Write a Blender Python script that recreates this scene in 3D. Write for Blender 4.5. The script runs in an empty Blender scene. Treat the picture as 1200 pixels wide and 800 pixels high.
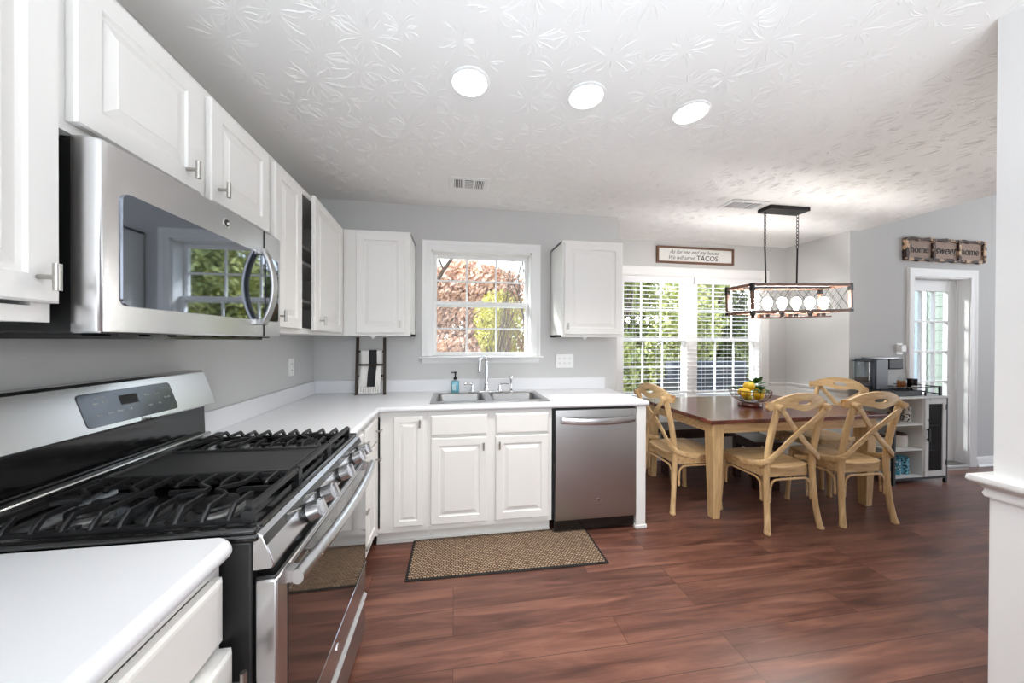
import bpy, math, random
from mathutils import Vector, Matrix
random.seed(7)
S = bpy.context.scene
COL = S.collection
PI = math.pi

# ------------------------------------------------------------------ camera, world, lights, exposure
F_PX, YAW, PITCH, ROLL, CAM_H, CX, CY = 384.918, .1467, -.004, .0037, 1.3397, 588.8, 400.63
cd = bpy.data.cameras.new('camera'); cam = bpy.data.objects.new('camera', cd); COL.objects.link(cam)
cd.sensor_fit = 'HORIZONTAL'; cd.sensor_width = 36; cd.lens = F_PX/1200*36
cd.shift_x = (600-CX)/1200; cd.shift_y = (CY-400)/1200
cd.clip_start = .02; cd.clip_end = 200
_r = Vector((math.cos(YAW), -math.sin(YAW), 0)); _d = Vector((math.sin(YAW), math.cos(YAW), 0)); _u = Vector((0, 0, 1))
_d2 = _d*math.cos(PITCH)+_u*math.sin(PITCH); _u2 = _u*math.cos(PITCH)-_d*math.sin(PITCH)
_r3 = _r*math.cos(ROLL)+_u2*math.sin(ROLL); _u3 = -_r*math.sin(ROLL)+_u2*math.cos(ROLL)
_m = Matrix.Identity(4)
for _i in range(3):
    _m[_i][0] = _r3[_i]; _m[_i][1] = _u3[_i]; _m[_i][2] = -_d2[_i]
_m[2][3] = CAM_H
cam.matrix_world = _m
S.camera = cam
S.view_settings.view_transform = 'Standard'; S.view_settings.look = 'None'
S.view_settings.gamma = 1; S.view_settings.use_curve_mapping = False
S.view_settings.exposure = 0.0
S.cycles.use_denoising = True
S.cycles.max_bounces = 10; S.cycles.diffuse_bounces = 6; S.cycles.glossy_bounces = 4
S.cycles.transparent_max_bounces = 12
S.cycles.sample_clamp_indirect = 6
S.cycles.caustics_reflective = False; S.cycles.caustics_refractive = False

W = bpy.data.worlds.new('world'); S.world = W; W.use_nodes = True
nt = W.node_tree; nt.nodes.clear()
wo = nt.nodes.new('ShaderNodeOutputWorld'); bg = nt.nodes.new('ShaderNodeBackground')
tc = nt.nodes.new('ShaderNodeTexCoord'); sx = nt.nodes.new('ShaderNodeSeparateXYZ'); cr = nt.nodes.new('ShaderNodeValToRGB')
nt.links.new(tc.outputs['Generated'], sx.inputs[0]); nt.links.new(sx.outputs['Z'], cr.inputs[0])
cr.color_ramp.elements[0].position = 0; cr.color_ramp.elements[0].color = (.93, .96, 1, 1)
cr.color_ramp.elements[1].position = .7; cr.color_ramp.elements[1].color = (.62, .76, 1, 1)
nt.links.new(cr.outputs[0], bg.inputs[0]); nt.links.new(bg.outputs[0], wo.inputs[0])
bg.inputs[1].default_value = 4.0

def lamp(name, kind, loc, rot, energy, color=(1, 1, 1), **kw):
    l = bpy.data.lights.new(name, kind); l.energy = energy; l.color = color
    for k, v in kw.items(): setattr(l, k, v)
    o = bpy.data.objects.new(name, l); o.location = loc; o.rotation_euler = rot; COL.objects.link(o); return o
sun = lamp('sun', 'SUN', (0, 0, 10), (0, 0, 0), 11, (1, .98, .95), angle=math.radians(9))
sun.rotation_euler = Vector((.80, -.40, -.42)).to_track_quat('-Z', 'Y').to_euler()
# added fill lamps, standing in for daylight from behind and beside the camera
lamp('rear_fill', 'AREA', (.9, -3.3, 1.5), (PI/2, 0, 0), 92, (.90, .95, 1), shape='RECTANGLE', size=3.4, size_y=2.2)
lamp('great_room_fill', 'AREA', (8.3, -.2, 1.9), (PI/2, 0, PI/2), 12, (.93, .96, 1), shape='RECTANGLE', size=3.6, size_y=2.6)

lamp('ceiling_bounce_fill', 'AREA', (.35, -.85, .2), (PI, 0, 0), 78, (.83, .92, 1), shape='DISK', size=2.0, spread=math.radians(112))  # added lamp aimed up to bounce fill off the ceiling, no fixture there
lamp('great_room_bounce_fill', 'AREA', (6.3, .2, .9), (PI, 0, 0), 24, (.93, .97, 1), shape='DISK', size=2.0)  # added upward fill, brightens the high ceiling and the door wall

# ------------------------------------------------------------------ key sizes (metres)
XL, Y1, XE, Y2, X3, Y3, ZC = -1.107, 2.807, 1.467, 3.406, 3.948, 2.769, 2.465
XC = X3+.115

# ------------------------------------------------------------------ materials
def lin(c):
    return tuple(((v/255)/12.92 if v/255 <= .04045 else ((v/255+.055)/1.055)**2.4) for v in c)+(1,)
def mat(name, col, rough=.5, metal=0., bump=0., bscale=60, var=0., vscale=8, spec=None, coat=0., stretch=(1, 1, 1), emit=0., alpha=None, trans=0., ior=None):
    m = bpy.data.materials.new(name); m.use_nodes = True; t = m.node_tree; b = t.nodes['Principled BSDF']
    c = lin(col); b.inputs['Base Color'].default_value = c
    b.inputs['Roughness'].default_value = rough; b.inputs['Metallic'].default_value = metal
    if spec is not None: b.inputs['Specular IOR Level'].default_value = spec
    if coat: b.inputs['Coat Weight'].default_value = coat; b.inputs['Coat Roughness'].default_value = .08
    if emit: b.inputs['Emission Color'].default_value = c; b.inputs['Emission Strength'].default_value = emit
    if trans: b.inputs['Transmission Weight'].default_value = trans
    if ior: b.inputs['IOR'].default_value = ior
    if var or bump:
        tc = t.nodes.new('ShaderNodeTexCoord'); mp = t.nodes.new('ShaderNodeMapping'); mp.inputs['Scale'].default_value = stretch
        t.links.new(tc.outputs['Object'], mp.inputs[0])
    if var:
        n = t.nodes.new('ShaderNodeTexNoise'); n.inputs['Scale'].default_value = vscale; n.inputs['Detail'].default_value = 5
        t.links.new(mp.outputs[0], n.inputs['Vector'])
        mx = t.nodes.new('ShaderNodeMix'); mx.data_type = 'RGBA'
        mx.inputs[6].default_value = tuple(max(0, v*(1-var)) for v in c[:3])+(1,); mx.inputs[7].default_value = tuple(min(1, v*(1+var)) for v in c[:3])+(1,)
        t.links.new(n.outputs[0], mx.inputs[0]); t.links.new(mx.outputs[2], b.inputs['Base Color'])
    if bump:
        n = t.nodes.new('ShaderNodeTexNoise'); n.inputs['Scale'].default_value = bscale; n.inputs['Detail'].default_value = 3
        t.links.new(mp.outputs[0], n.inputs['Vector'])
        bp = t.nodes.new('ShaderNodeBump'); bp.inputs['Strength'].default_value = bump; bp.inputs['Distance'].default_value = .002
        t.links.new(n.outputs[0], bp.inputs['Height']); t.links.new(bp.outputs[0], b.inputs['Normal'])
    return m
def glass_mat(name, tint=(1, 1, 1), refl=.08, rough=0.0):
    m = bpy.data.materials.new(name); m.use_nodes = True; t = m.node_tree; t.nodes.clear()
    o = t.nodes.new('ShaderNodeOutputMaterial'); mx = t.nodes.new('ShaderNodeMixShader'); tr = t.nodes.new('ShaderNodeBsdfTransparent'); g = t.nodes.new('ShaderNodeBsdfGlossy')
    tr.inputs[0].default_value = (*tint, 1); g.inputs['Roughness'].default_value = rough; mx.inputs[0].default_value = refl
    t.links.new(tr.outputs[0], mx.inputs[1]); t.links.new(g.outputs[0], mx.inputs[2]); t.links.new(mx.outputs[0], o.inputs[0]); return m
def N(t, typ, **kw):
    n = t.nodes.new(typ)
    for k, v in kw.items(): setattr(n, k, v)
    return n
def floor_mat():
    m = bpy.data.materials.new('floor_planks'); m.use_nodes = True; t = m.node_tree; b = t.nodes['Principled BSDF']; L = t.links
    tc = N(t, 'ShaderNodeTexCoord')
    br = N(t, 'ShaderNodeTexBrick'); br.offset = .37; br.offset_frequency = 3
    br.inputs['Scale'].default_value = 1; br.inputs['Brick Width'].default_value = 1.22; br.inputs['Row Height'].default_value = .15
    br.inputs['Mortar Size'].default_value = .0012; br.inputs['Mortar Smooth'].default_value = .1; br.inputs['Bias'].default_value = 0
    br.inputs['Color1'].default_value = (0, 0, 0, 1); br.inputs['Color2'].default_value = (1, 1, 1, 1); br.inputs['Mortar'].default_value = (.5, .5, .5, 1)
    L.new(tc.outputs['Object'], br.inputs['Vector'])
    # per-plank offset for the grain
    mp = N(t, 'ShaderNodeMapping'); mp.inputs['Scale'].default_value = (.9, 9, 1)
    sc = N(t, 'ShaderNodeVectorMath', operation='SCALE'); sc.inputs['Scale'].default_value = 13
    L.new(br.outputs['Color'], sc.inputs[0])
    ad = N(t, 'ShaderNodeVectorMath', operation='ADD'); L.new(tc.outputs['Object'], mp.inputs[0]); L.new(mp.outputs[0], ad.inputs[0]); L.new(sc.outputs[0], ad.inputs[1])
    n1 = N(t, 'ShaderNodeTexNoise'); n1.inputs['Scale'].default_value = 1.7; n1.inputs['Detail'].default_value = 9; n1.inputs['Roughness'].default_value = .62; n1.inputs['Distortion'].default_value = .6
    L.new(ad.outputs[0], n1.inputs['Vector'])
    mp2 = N(t, 'ShaderNodeMapping'); mp2.inputs['Scale'].default_value = (3, 60, 1); L.new(ad.outputs[0], mp2.inputs[0])
    n2 = N(t, 'ShaderNodeTexNoise'); n2.inputs['Scale'].default_value = 1.2; n2.inputs['Detail'].default_value = 4; L.new(mp2.outputs[0], n2.inputs['Vector'])
    cr = N(t, 'ShaderNodeValToRGB'); e = cr.color_ramp.elements
    e[0].position = .28; e[0].color = lin((62, 38, 32)); e[1].position = .74; e[1].color = lin((142, 98, 80))
    x = e.new(.45); x.color = lin((98, 62, 51)); x = e.new(.58); x.color = lin((120, 80, 66))
    L.new(n1.outputs[0], cr.inputs[0])
    mx = N(t, 'ShaderNodeMix', data_type='RGBA', blend_type='MULTIPLY'); mx.inputs[0].default_value = .35; L.new(cr.outputs[0], mx.inputs[6])
    c2 = N(t, 'ShaderNodeValToRGB'); c2.color_ramp.elements[0].position = .3; c2.color_ramp.elements[0].color = (.45, .4, .4, 1); c2.color_ramp.elements[1].position = .6
    L.new(n2.outputs[0], c2.inputs[0]); L.new(c2.outputs[0], mx.inputs[7])
    mt = N(t, 'ShaderNodeMix', data_type='RGBA'); L.new(br.outputs['Fac'], mt.inputs[0]); L.new(mx.outputs[2], mt.inputs[6]); mt.inputs[7].default_value = lin((52, 28, 24))
    hv = N(t, 'ShaderNodeHueSaturation'); mr = N(t, 'ShaderNodeMapRange'); mr.inputs[3].default_value = .85; mr.inputs[4].default_value = 1.18
    sp = N(t, 'ShaderNodeSeparateColor'); L.new(br.outputs['Color'], sp.inputs[0]); L.new(sp.outputs[0], mr.inputs[0]); L.new(mr.outputs[0], hv.inputs['Value']); L.new(mt.outputs[2], hv.inputs['Color'])
    L.new(hv.outputs[0], b.inputs['Base Color'])
    b.inputs['Roughness'].default_value = .3; b.inputs['Specular IOR Level'].default_value = .5
    bp = N(t, 'ShaderNodeBump'); bp.inputs['Strength'].default_value = .25; bp.inputs['Distance'].default_value = .001
    L.new(n1.outputs[0], bp.inputs['Height']); L.new(bp.outputs[0], b.inputs['Normal'])
    rr = N(t, 'ShaderNodeMapRange'); rr.inputs[3].default_value = .24; rr.inputs[4].default_value = .42; L.new(n1.outputs[0], rr.inputs[0]); L.new(rr.outputs[0], b.inputs['Roughness'])
    return m
def ceiling_mat():
    m = bpy.data.materials.new('stomped_ceiling'); m.use_nodes = True; t = m.node_tree; b = t.nodes['Principled BSDF']; L = t.links
    b.inputs['Base Color'].default_value = lin((238, 237, 235)); b.inputs['Roughness'].default_value = .8
    tc = N(t, 'ShaderNodeTexCoord')
    hs = []
    for k, (scale, rnd) in enumerate(((3.6, 1.0), (4.3, 1.0))):
        ad = N(t, 'ShaderNodeVectorMath', operation='ADD'); ad.inputs[1].default_value = (k*3.7, k*1.9, 0); L.new(tc.outputs['Object'], ad.inputs[0])
        v = N(t, 'ShaderNodeTexVoronoi', voronoi_dimensions='2D'); v.inputs['Scale'].default_value = scale; L.new(ad.outputs[0], v.inputs['Vector'])
        # wobble the lookup so that the brush strokes curve
        nz = N(t, 'ShaderNodeTexNoise'); nz.inputs['Scale'].default_value = 9; nz.inputs['Detail'].default_value = 1; L.new(ad.outputs[0], nz.inputs['Vector'])
        ns = N(t, 'ShaderNodeVectorMath', operation='SCALE'); ns.inputs['Scale'].default_value = .06; L.new(nz.outputs['Color'], ns.inputs[0])
        a2 = N(t, 'ShaderNodeVectorMath', operation='ADD'); L.new(ad.outputs[0], a2.inputs[0]); L.new(ns.outputs[0], a2.inputs[1])
        sb = N(t, 'ShaderNodeVectorMath', operation='SUBTRACT'); L.new(a2.outputs[0], sb.inputs[0]); L.new(v.outputs['Position'], sb.inputs[1])
        sp = N(t, 'ShaderNodeSeparateXYZ'); L.new(sb.outputs[0], sp.inputs[0])
        at = N(t, 'ShaderNodeMath', operation='ARCTAN2'); L.new(sp.outputs[1], at.inputs[0]); L.new(sp.outputs[0], at.inputs[1])
        ln = N(t, 'ShaderNodeVectorMath', operation='LENGTH'); L.new(sb.outputs[0], ln.inputs[0])
        am = N(t, 'ShaderNodeMath', operation='MULTIPLY'); L.new(at.outputs[0], am.inputs[0]); am.inputs[1].default_value = 5.2
        rm = N(t, 'ShaderNodeMath', operation='MULTIPLY'); L.new(ln.outputs['Value'], rm.inputs[0]); rm.inputs[1].default_value = 9
        cb = N(t, 'ShaderNodeCombineXYZ'); L.new(am.outputs[0], cb.inputs[0]); L.new(rm.outputs[0], cb.inputs[1])
        sc = N(t, 'ShaderNodeSeparateColor'); L.new(v.outputs['Color'], sc.inputs[0])
        zm = N(t, 'ShaderNodeMath', operation='MULTIPLY'); L.new(sc.outputs[0], zm.inputs[0]); zm.inputs[1].default_value = 40; L.new(zm.outputs[0], cb.inputs[2])
        n = N(t, 'ShaderNodeTexNoise'); n.inputs['Scale'].default_value = 1.0; n.inputs['Detail'].default_value = 1.5; L.new(cb.outputs[0], n.inputs['Vector'])
        cr = N(t, 'ShaderNodeValToRGB'); cr.color_ramp.elements[0].position = .60; cr.color_ramp.elements[0].color = (0, 0, 0, 1); cr.color_ramp.elements[1].position = .65; cr.color_ramp.elements[1].color = (1, 1, 1, 1)
        L.new(n.outputs[0], cr.inputs[0])
        # strokes live in a ring around each stomp centre
        rg = N(t, 'ShaderNodeValToRGB'); E = rg.color_ramp.elements; E[0].position = .02; E[0].color = (.2, .2, .2, 1); E[1].position = .17; E[1].color = (0, 0, 0, 1)
        x = E.new(.05); x.color = (1, 1, 1, 1); x = E.new(.12); x.color = (.8, .8, .8, 1)
        L.new(ln.outputs['Value'], rg.inputs[0])
        ml = N(t, 'ShaderNodeMath', operation='MULTIPLY'); L.new(cr.outputs[0], ml.inputs[0]); L.new(rg.outputs[0], ml.inputs[1]); hs.append(ml)
    mxx = N(t, 'ShaderNodeMath', operation='MAXIMUM'); L.new(hs[0].outputs[0], mxx.inputs[0]); L.new(hs[1].outputs[0], mxx.inputs[1])
    n3 = N(t, 'ShaderNodeTexNoise'); n3.inputs['Scale'].default_value = 45; n3.inputs['Detail'].default_value = 2; L.new(tc.outputs['Object'], n3.inputs['Vector'])
    m3 = N(t, 'ShaderNodeMath', operation='MULTIPLY_ADD'); L.new(n3.outputs[0], m3.inputs[0]); m3.inputs[1].default_value = .03; L.new(mxx.outputs[0], m3.inputs[2])
    bp = N(t, 'ShaderNodeBump'); bp.inputs['Strength'].default_value = 1.0; bp.inputs['Distance'].default_value = .02
    L.new(m3.outputs[0], bp.inputs['Height']); L.new(bp.outputs[0], b.inputs['Normal'])
    return m
def wood(name, dark, light, rough=.4, along=0, scale=6, coat=0.):
    m = bpy.data.materials.new(name); m.use_nodes = True; t = m.node_tree; b = t.nodes['Principled BSDF']; L = t.links
    tc = N(t, 'ShaderNodeTexCoord'); mp = N(t, 'ShaderNodeMapping'); s = [9, 9, 9]; s[along] = 1; mp.inputs['Scale'].default_value = s
    n = N(t, 'ShaderNodeTexNoise'); n.inputs['Scale'].default_value = scale; n.inputs['Detail'].default_value = 6; n.inputs['Distortion'].default_value = .5
    cr = N(t, 'ShaderNodeValToRGB'); cr.color_ramp.elements[0].position = .3; cr.color_ramp.elements[0].color = lin(dark); cr.color_ramp.elements[1].position = .7; cr.color_ramp.elements[1].color = lin(light)
    L.new(tc.outputs['Object'], mp.inputs[0]); L.new(mp.outputs[0], n.inputs[0]); L.new(n.outputs[0], cr.inputs[0]); L.new(cr.outputs[0], b.inputs['Base Color'])
    b.inputs['Roughness'].default_value = rough
    if coat: b.inputs['Coat Weight'].default_value = coat; b.inputs['Coat Roughness'].default_value = .12
    return m
def tabletop_mat():
    m = wood('stained_tabletop', (78, 32, 24), (124, 62, 46), .25, 0, 5, .3); t = m.node_tree; L = t.links; b = t.nodes['Principled BSDF']
    tc = [n for n in t.nodes if n.type == 'TEX_COORD'][0]
    br = N(t, 'ShaderNodeTexBrick'); br.offset = 0; br.inputs['Scale'].default_value = 1; br.inputs['Brick Width'].default_value = 5; br.inputs['Row Height'].default_value = .12; br.inputs['Mortar Size'].default_value = .002
    br.inputs['Color1'].default_value = (.8, .8, .8, 1); br.inputs['Color2'].default_value = (1, 1, 1, 1); br.inputs['Mortar'].default_value = (.25, .22, .2, 1)
    L.new(tc.outputs['Object'], br.inputs['Vector'])
    mx = N(t, 'ShaderNodeMix', data_type='RGBA', blend_type='MULTIPLY'); mx.inputs[0].default_value = 1
    L.new(b.inputs['Base Color'].links[0].from_socket, mx.inputs[6]); L.new(br.outputs['Color'], mx.inputs[7]); L.new(mx.outputs[2], b.inputs['Base Color']); return m
def mat_weave():
    m = bpy.data.materials.new('woven_mat'); m.use_nodes = True; t = m.node_tree; b = t.nodes['Principled BSDF']; L = t.links
    tc = N(t, 'ShaderNodeTexCoord')
    br = N(t, 'ShaderNodeTexBrick'); br.offset = .5; br.inputs['Scale'].default_value = 1; br.inputs['Brick Width'].default_value = .02; br.inputs['Row Height'].default_value = .0125; br.inputs['Mortar Size'].default_value = .0028
    br.inputs['Color1'].default_value = lin((186, 160, 132)); br.inputs['Color2'].default_value = lin((146, 120, 98)); br.inputs['Mortar'].default_value = lin((52, 36, 26))
    L.new(tc.outputs['Object'], br.inputs['Vector']); L.new(br.outputs['Color'], b.inputs['Base Color']); b.inputs['Roughness'].default_value = .9
    bp = N(t, 'ShaderNodeBump'); bp.inputs['Strength'].default_value = .7; bp.inputs['Distance'].default_value = .003; bp.invert = True
    L.new(br.outputs['Fac'], bp.inputs['Height']); L.new(bp.outputs[0], b.inputs['Normal']); return m
def steel(name, col=(200, 200, 200), rough=.28, along=1):
    m = mat(name, col, rough, 1.0); t = m.node_tree; b = t.nodes['Principled BSDF']; L = t.links
    tc = N(t, 'ShaderNodeTexCoord'); mp = N(t, 'ShaderNodeMapping'); s = [400, 400, 400]; s[along] = 2; mp.inputs['Scale'].default_value = s
    n = N(t, 'ShaderNodeTexNoise'); n.inputs['Scale'].default_value = 1; n.inputs['Detail'].default_value = 2
    mr = N(t, 'ShaderNodeMapRange'); mr.inputs[3].default_value = rough*.98; mr.inputs[4].default_value = rough*1.02
    L.new(tc.outputs['Object'], mp.inputs[0]); L.new(mp.outputs[0], n.inputs[0]); L.new(n.outputs[0], mr.inputs[0]); L.new(mr.outputs[0], b.inputs['Roughness']); return m
def spots(name, base, spot, scale, lo=.28, rough=.4):
    m = mat(name, base, rough); t = m.node_tree; b = t.nodes['Principled BSDF']; L = t.links
    tc = N(t, 'ShaderNodeTexCoord'); v = N(t, 'ShaderNodeTexVoronoi'); v.inputs['Scale'].default_value = scale; L.new(tc.outputs['Object'], v.inputs['Vector'])
    cr = N(t, 'ShaderNodeValToRGB'); cr.color_ramp.interpolation = 'CONSTANT'; cr.color_ramp.elements[0].color = lin(spot); cr.color_ramp.elements[1].position = lo; cr.color_ramp.elements[1].color = lin(base)
    L.new(v.outputs['Distance'], cr.inputs[0]); L.new(cr.outputs[0], b.inputs['Base Color']); return m
def leaf_mat(name, a, c, scale=3.):
    m = bpy.data.materials.new(name); m.use_nodes = True; t = m.node_tree; b = t.nodes['Principled BSDF']; L = t.links
    tc = N(t, 'ShaderNodeTexCoord'); n = N(t, 'ShaderNodeTexNoise'); n.inputs['Scale'].default_value = scale; n.inputs['Detail'].default_value = 6; n.inputs['Roughness'].default_value = .75
    cr = N(t, 'ShaderNodeValToRGB'); cr.color_ramp.elements[0].position = .35; cr.color_ramp.elements[0].color = lin(a); cr.color_ramp.elements[1].position = .65; cr.color_ramp.elements[1].color = lin(c)
    L.new(tc.outputs['Object'], n.inputs['Vector']); L.new(n.outputs[0], cr.inputs[0]); L.new(cr.outputs[0], b.inputs['Base Color'])
    b.inputs['Roughness'].default_value = .45; b.inputs['Specular IOR Level'].default_value = .3; return m
def brushed_chip(name, base, chip, scale=8, lo=.62):
    m = mat(name, base, .6); t = m.node_tree; b = t.nodes['Principled BSDF']; L = t.links
    tc = N(t, 'ShaderNodeTexCoord'); n = N(t, 'ShaderNodeTexNoise'); n.inputs['Scale'].default_value = scale; n.inputs['Detail'].default_value = 4; L.new(tc.outputs['Object'], n.inputs['Vector'])
    cr = N(t, 'ShaderNodeValToRGB'); cr.color_ramp.elements[0].position = lo-.03; cr.color_ramp.elements[0].color = lin(base); cr.color_ramp.elements[1].position = lo+.03; cr.color_ramp.elements[1].color = lin(chip)
    L.new(n.outputs[0], cr.inputs[0]); L.new(cr.outputs[0], b.inputs['Base Color']); return m

M = {}
M['wall'] = mat('greige_wall_paint', (200, 200, 199), .7, bump=.15, bscale=120)
M['white'] = mat('white_trim_paint', (236, 236, 235), .35)
M['cab'] = mat('white_cabinet_paint', (232, 231, 228), .38, bump=.08, bscale=40, stretch=(3, 3, .3))
M['cabin'] = mat('cabinet_interior', (120, 112, 100), .7)
M['ceil'] = ceiling_mat()
M['floor'] = floor_mat()
M['counter'] = mat('white_laminate', (224, 225, 228), .32)
M['steel'] = steel('brushed_steel', (205, 205, 206), .27, 1)
M['steelx'] = steel('brushed_steel_dark', (182, 181, 180), .32, 0)
M['sinkbowl'] = steel('sink_steel', (142, 142, 142), .3, 0)
M['chrome'] = mat('chrome', (225, 226, 228), .1, 1)
M['nickel'] = mat('satin_nickel', (178, 176, 170), .3, 1)
M['black'] = mat('black_enamel', (14, 14, 15), .16, coat=.5)
M['blackm'] = mat('black_painted_side', (34, 34, 34), .45)
M['iron'] = mat('cast_iron', (24, 24, 25), .36, bump=.15, bscale=150)
M['griddle'] = mat('griddle_plate', (40, 40, 40), .45, var=.35, vscale=14)
M['bglass'] = mat('black_oven_glass', (10, 9, 9), .04, spec=.9, coat=1)
M['mglass'] = mat('microwave_mirror_glass', (140, 146, 156), .03, 1)
M['rglass'] = mat('control_glass', (82, 86, 92), .12, .3)
M['glass'] = glass_mat('window_glass', (.97, .99, .98), .022)
M['clear'] = glass_mat('clear_glass', (.93, .95, .95), .12, .02)
M['smoke'] = glass_mat('smoked_glass', (.25, .25, .27), .12, .02)
M['mesh'] = glass_mat('dark_wire_mesh', (.48, .48, .49), .03, .3)
M['oak'] = wood('natural_oak', (188, 152, 106), (222, 190, 142), .38, 2, 5)
M['oaky'] = wood('natural_oak_rail', (190, 154, 108), (224, 192, 144), .38, 0, 5)
M['top'] = tabletop_mat()
M['darkwood'] = wood('dark_bench_wood', (40, 25, 22), (70, 45, 38), .35, 0, 5)
M['ladder'] = wood('dark_ladder_wood', (38, 28, 22), (62, 48, 38), .6, 2, 8)
M['frame'] = wood('walnut_frame', (86, 58, 44), (122, 88, 68), .6, 0, 8)
M['burnt'] = brushed_chip('burnt_wood', (206, 172, 138), (58, 34, 24), 14, .47)
M['burlap'] = mat('burlap', (172, 152, 140), .9, bump=.6, bscale=300, var=.15, vscale=60)
M['ink'] = mat('black_ink', (40, 38, 38), .7)
M['inkg'] = mat('grey_ink', (120, 122, 124), .7)
M['signw'] = mat('white_sign_board', (226, 226, 222), .6, var=.05, vscale=30)
M['weave'] = mat_weave()
M['rubber'] = mat('black_rubber', (16, 15, 15), .7)
M['bronze'] = mat('dark_bronze_metal', (42, 40, 40), .4, .7)
M['lampwood'] = wood('lamp_wood', (92, 62, 50), (134, 96, 76), .55, 0, 8)
M['bulb'] = mat('lit_bulb', (255, 252, 247), .3, emit=110)
M['led'] = mat('lit_led_lens', (255, 252, 246), .3, emit=7)
M['slat'] = mat('white_blind_slat', (240, 240, 242), .45)
M['plastic'] = mat('white_plastic', (240, 240, 238), .35)
M['slot'] = mat('dark_slot', (40, 40, 40), .6)
M['ventin'] = mat('vent_shadow', (96, 97, 98), .7)
M['lemon'] = mat('lemon_peel', (240, 196, 40), .4, bump=.3, bscale=90, var=.12, vscale=12)
M['limey'] = mat('green_lemon_peel', (196, 186, 52), .4, bump=.3, bscale=90, var=.2, vscale=12)
M['fleaf'] = leaf_mat('fruit_leaf', (24, 66, 26), (66, 128, 50), 20)
M['bowl'] = mat('bronze_wire', (112, 84, 62), .35, .8)
M['towel'] = mat('white_cotton', (232, 230, 226), .9, bump=.4, bscale=200)
M['towelb'] = mat('black_cotton', (38, 39, 42), .9, bump=.4, bscale=200)
M['soap'] = mat('teal_soap', (104, 178, 196), .2, coat=.3)
M['label'] = mat('pale_label', (190, 220, 226), .5)
M['bplastic'] = mat('black_plastic', (20, 20, 22), .5)
M['maker'] = mat('navy_plastic', (52, 58, 70), .35)
M['amber'] = mat('amber_liquid', (150, 84, 40), .15)
M['cream'] = mat('cream_ceramic', (226, 224, 216), .3)
M['brownlid'] = mat('brown_lid', (70, 40, 32), .5)
M['distress'] = brushed_chip('distressed_white', (228, 228, 226), (128, 122, 116), 9, .70)
M['bluepat'] = spots('blue_spotted', (122, 190, 214), (24, 50, 62), 55, .42)
M['bluew'] = spots('blue_white_wave', (70, 150, 170), (222, 232, 234), 45, .34)
M['dots'] = spots('white_dotted', (232, 230, 224), (40, 34, 30), 60, .4)
M['tan'] = spots('tan_patterned', (150, 122, 92), (60, 44, 34), 50, .45)
M['siding'] = mat('grey_green_siding', (92, 104, 96), .6)
M['exwhite'] = mat('white_exterior_trim', (244, 244, 244), .5)
M['exblue'] = mat('pale_blue_exterior', (96, 116, 138), .6)
M['ground'] = mat('dry_lawn', (118, 106, 80), .9, var=.3, vscale=4)
M['bark'] = mat('grey_bark', (84, 68, 58), .9, var=.3, vscale=12)
M['barkr'] = mat('red_twig', (118, 80, 64), .9, var=.2, vscale=12)
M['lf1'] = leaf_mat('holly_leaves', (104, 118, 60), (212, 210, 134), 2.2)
M['lf2'] = leaf_mat('yellow_green_leaves', (172, 166, 72), (212, 202, 110), 2.2)
M['lf3'] = leaf_mat('peach_leaves', (192, 148, 124), (230, 196, 168), 2.2)
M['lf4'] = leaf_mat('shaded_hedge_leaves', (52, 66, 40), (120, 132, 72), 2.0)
M['patio'] = mat('charcoal_cushion', (58, 62, 70), .8)
M['pframe'] = mat('dark_patio_frame', (40, 40, 42), .5)

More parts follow.
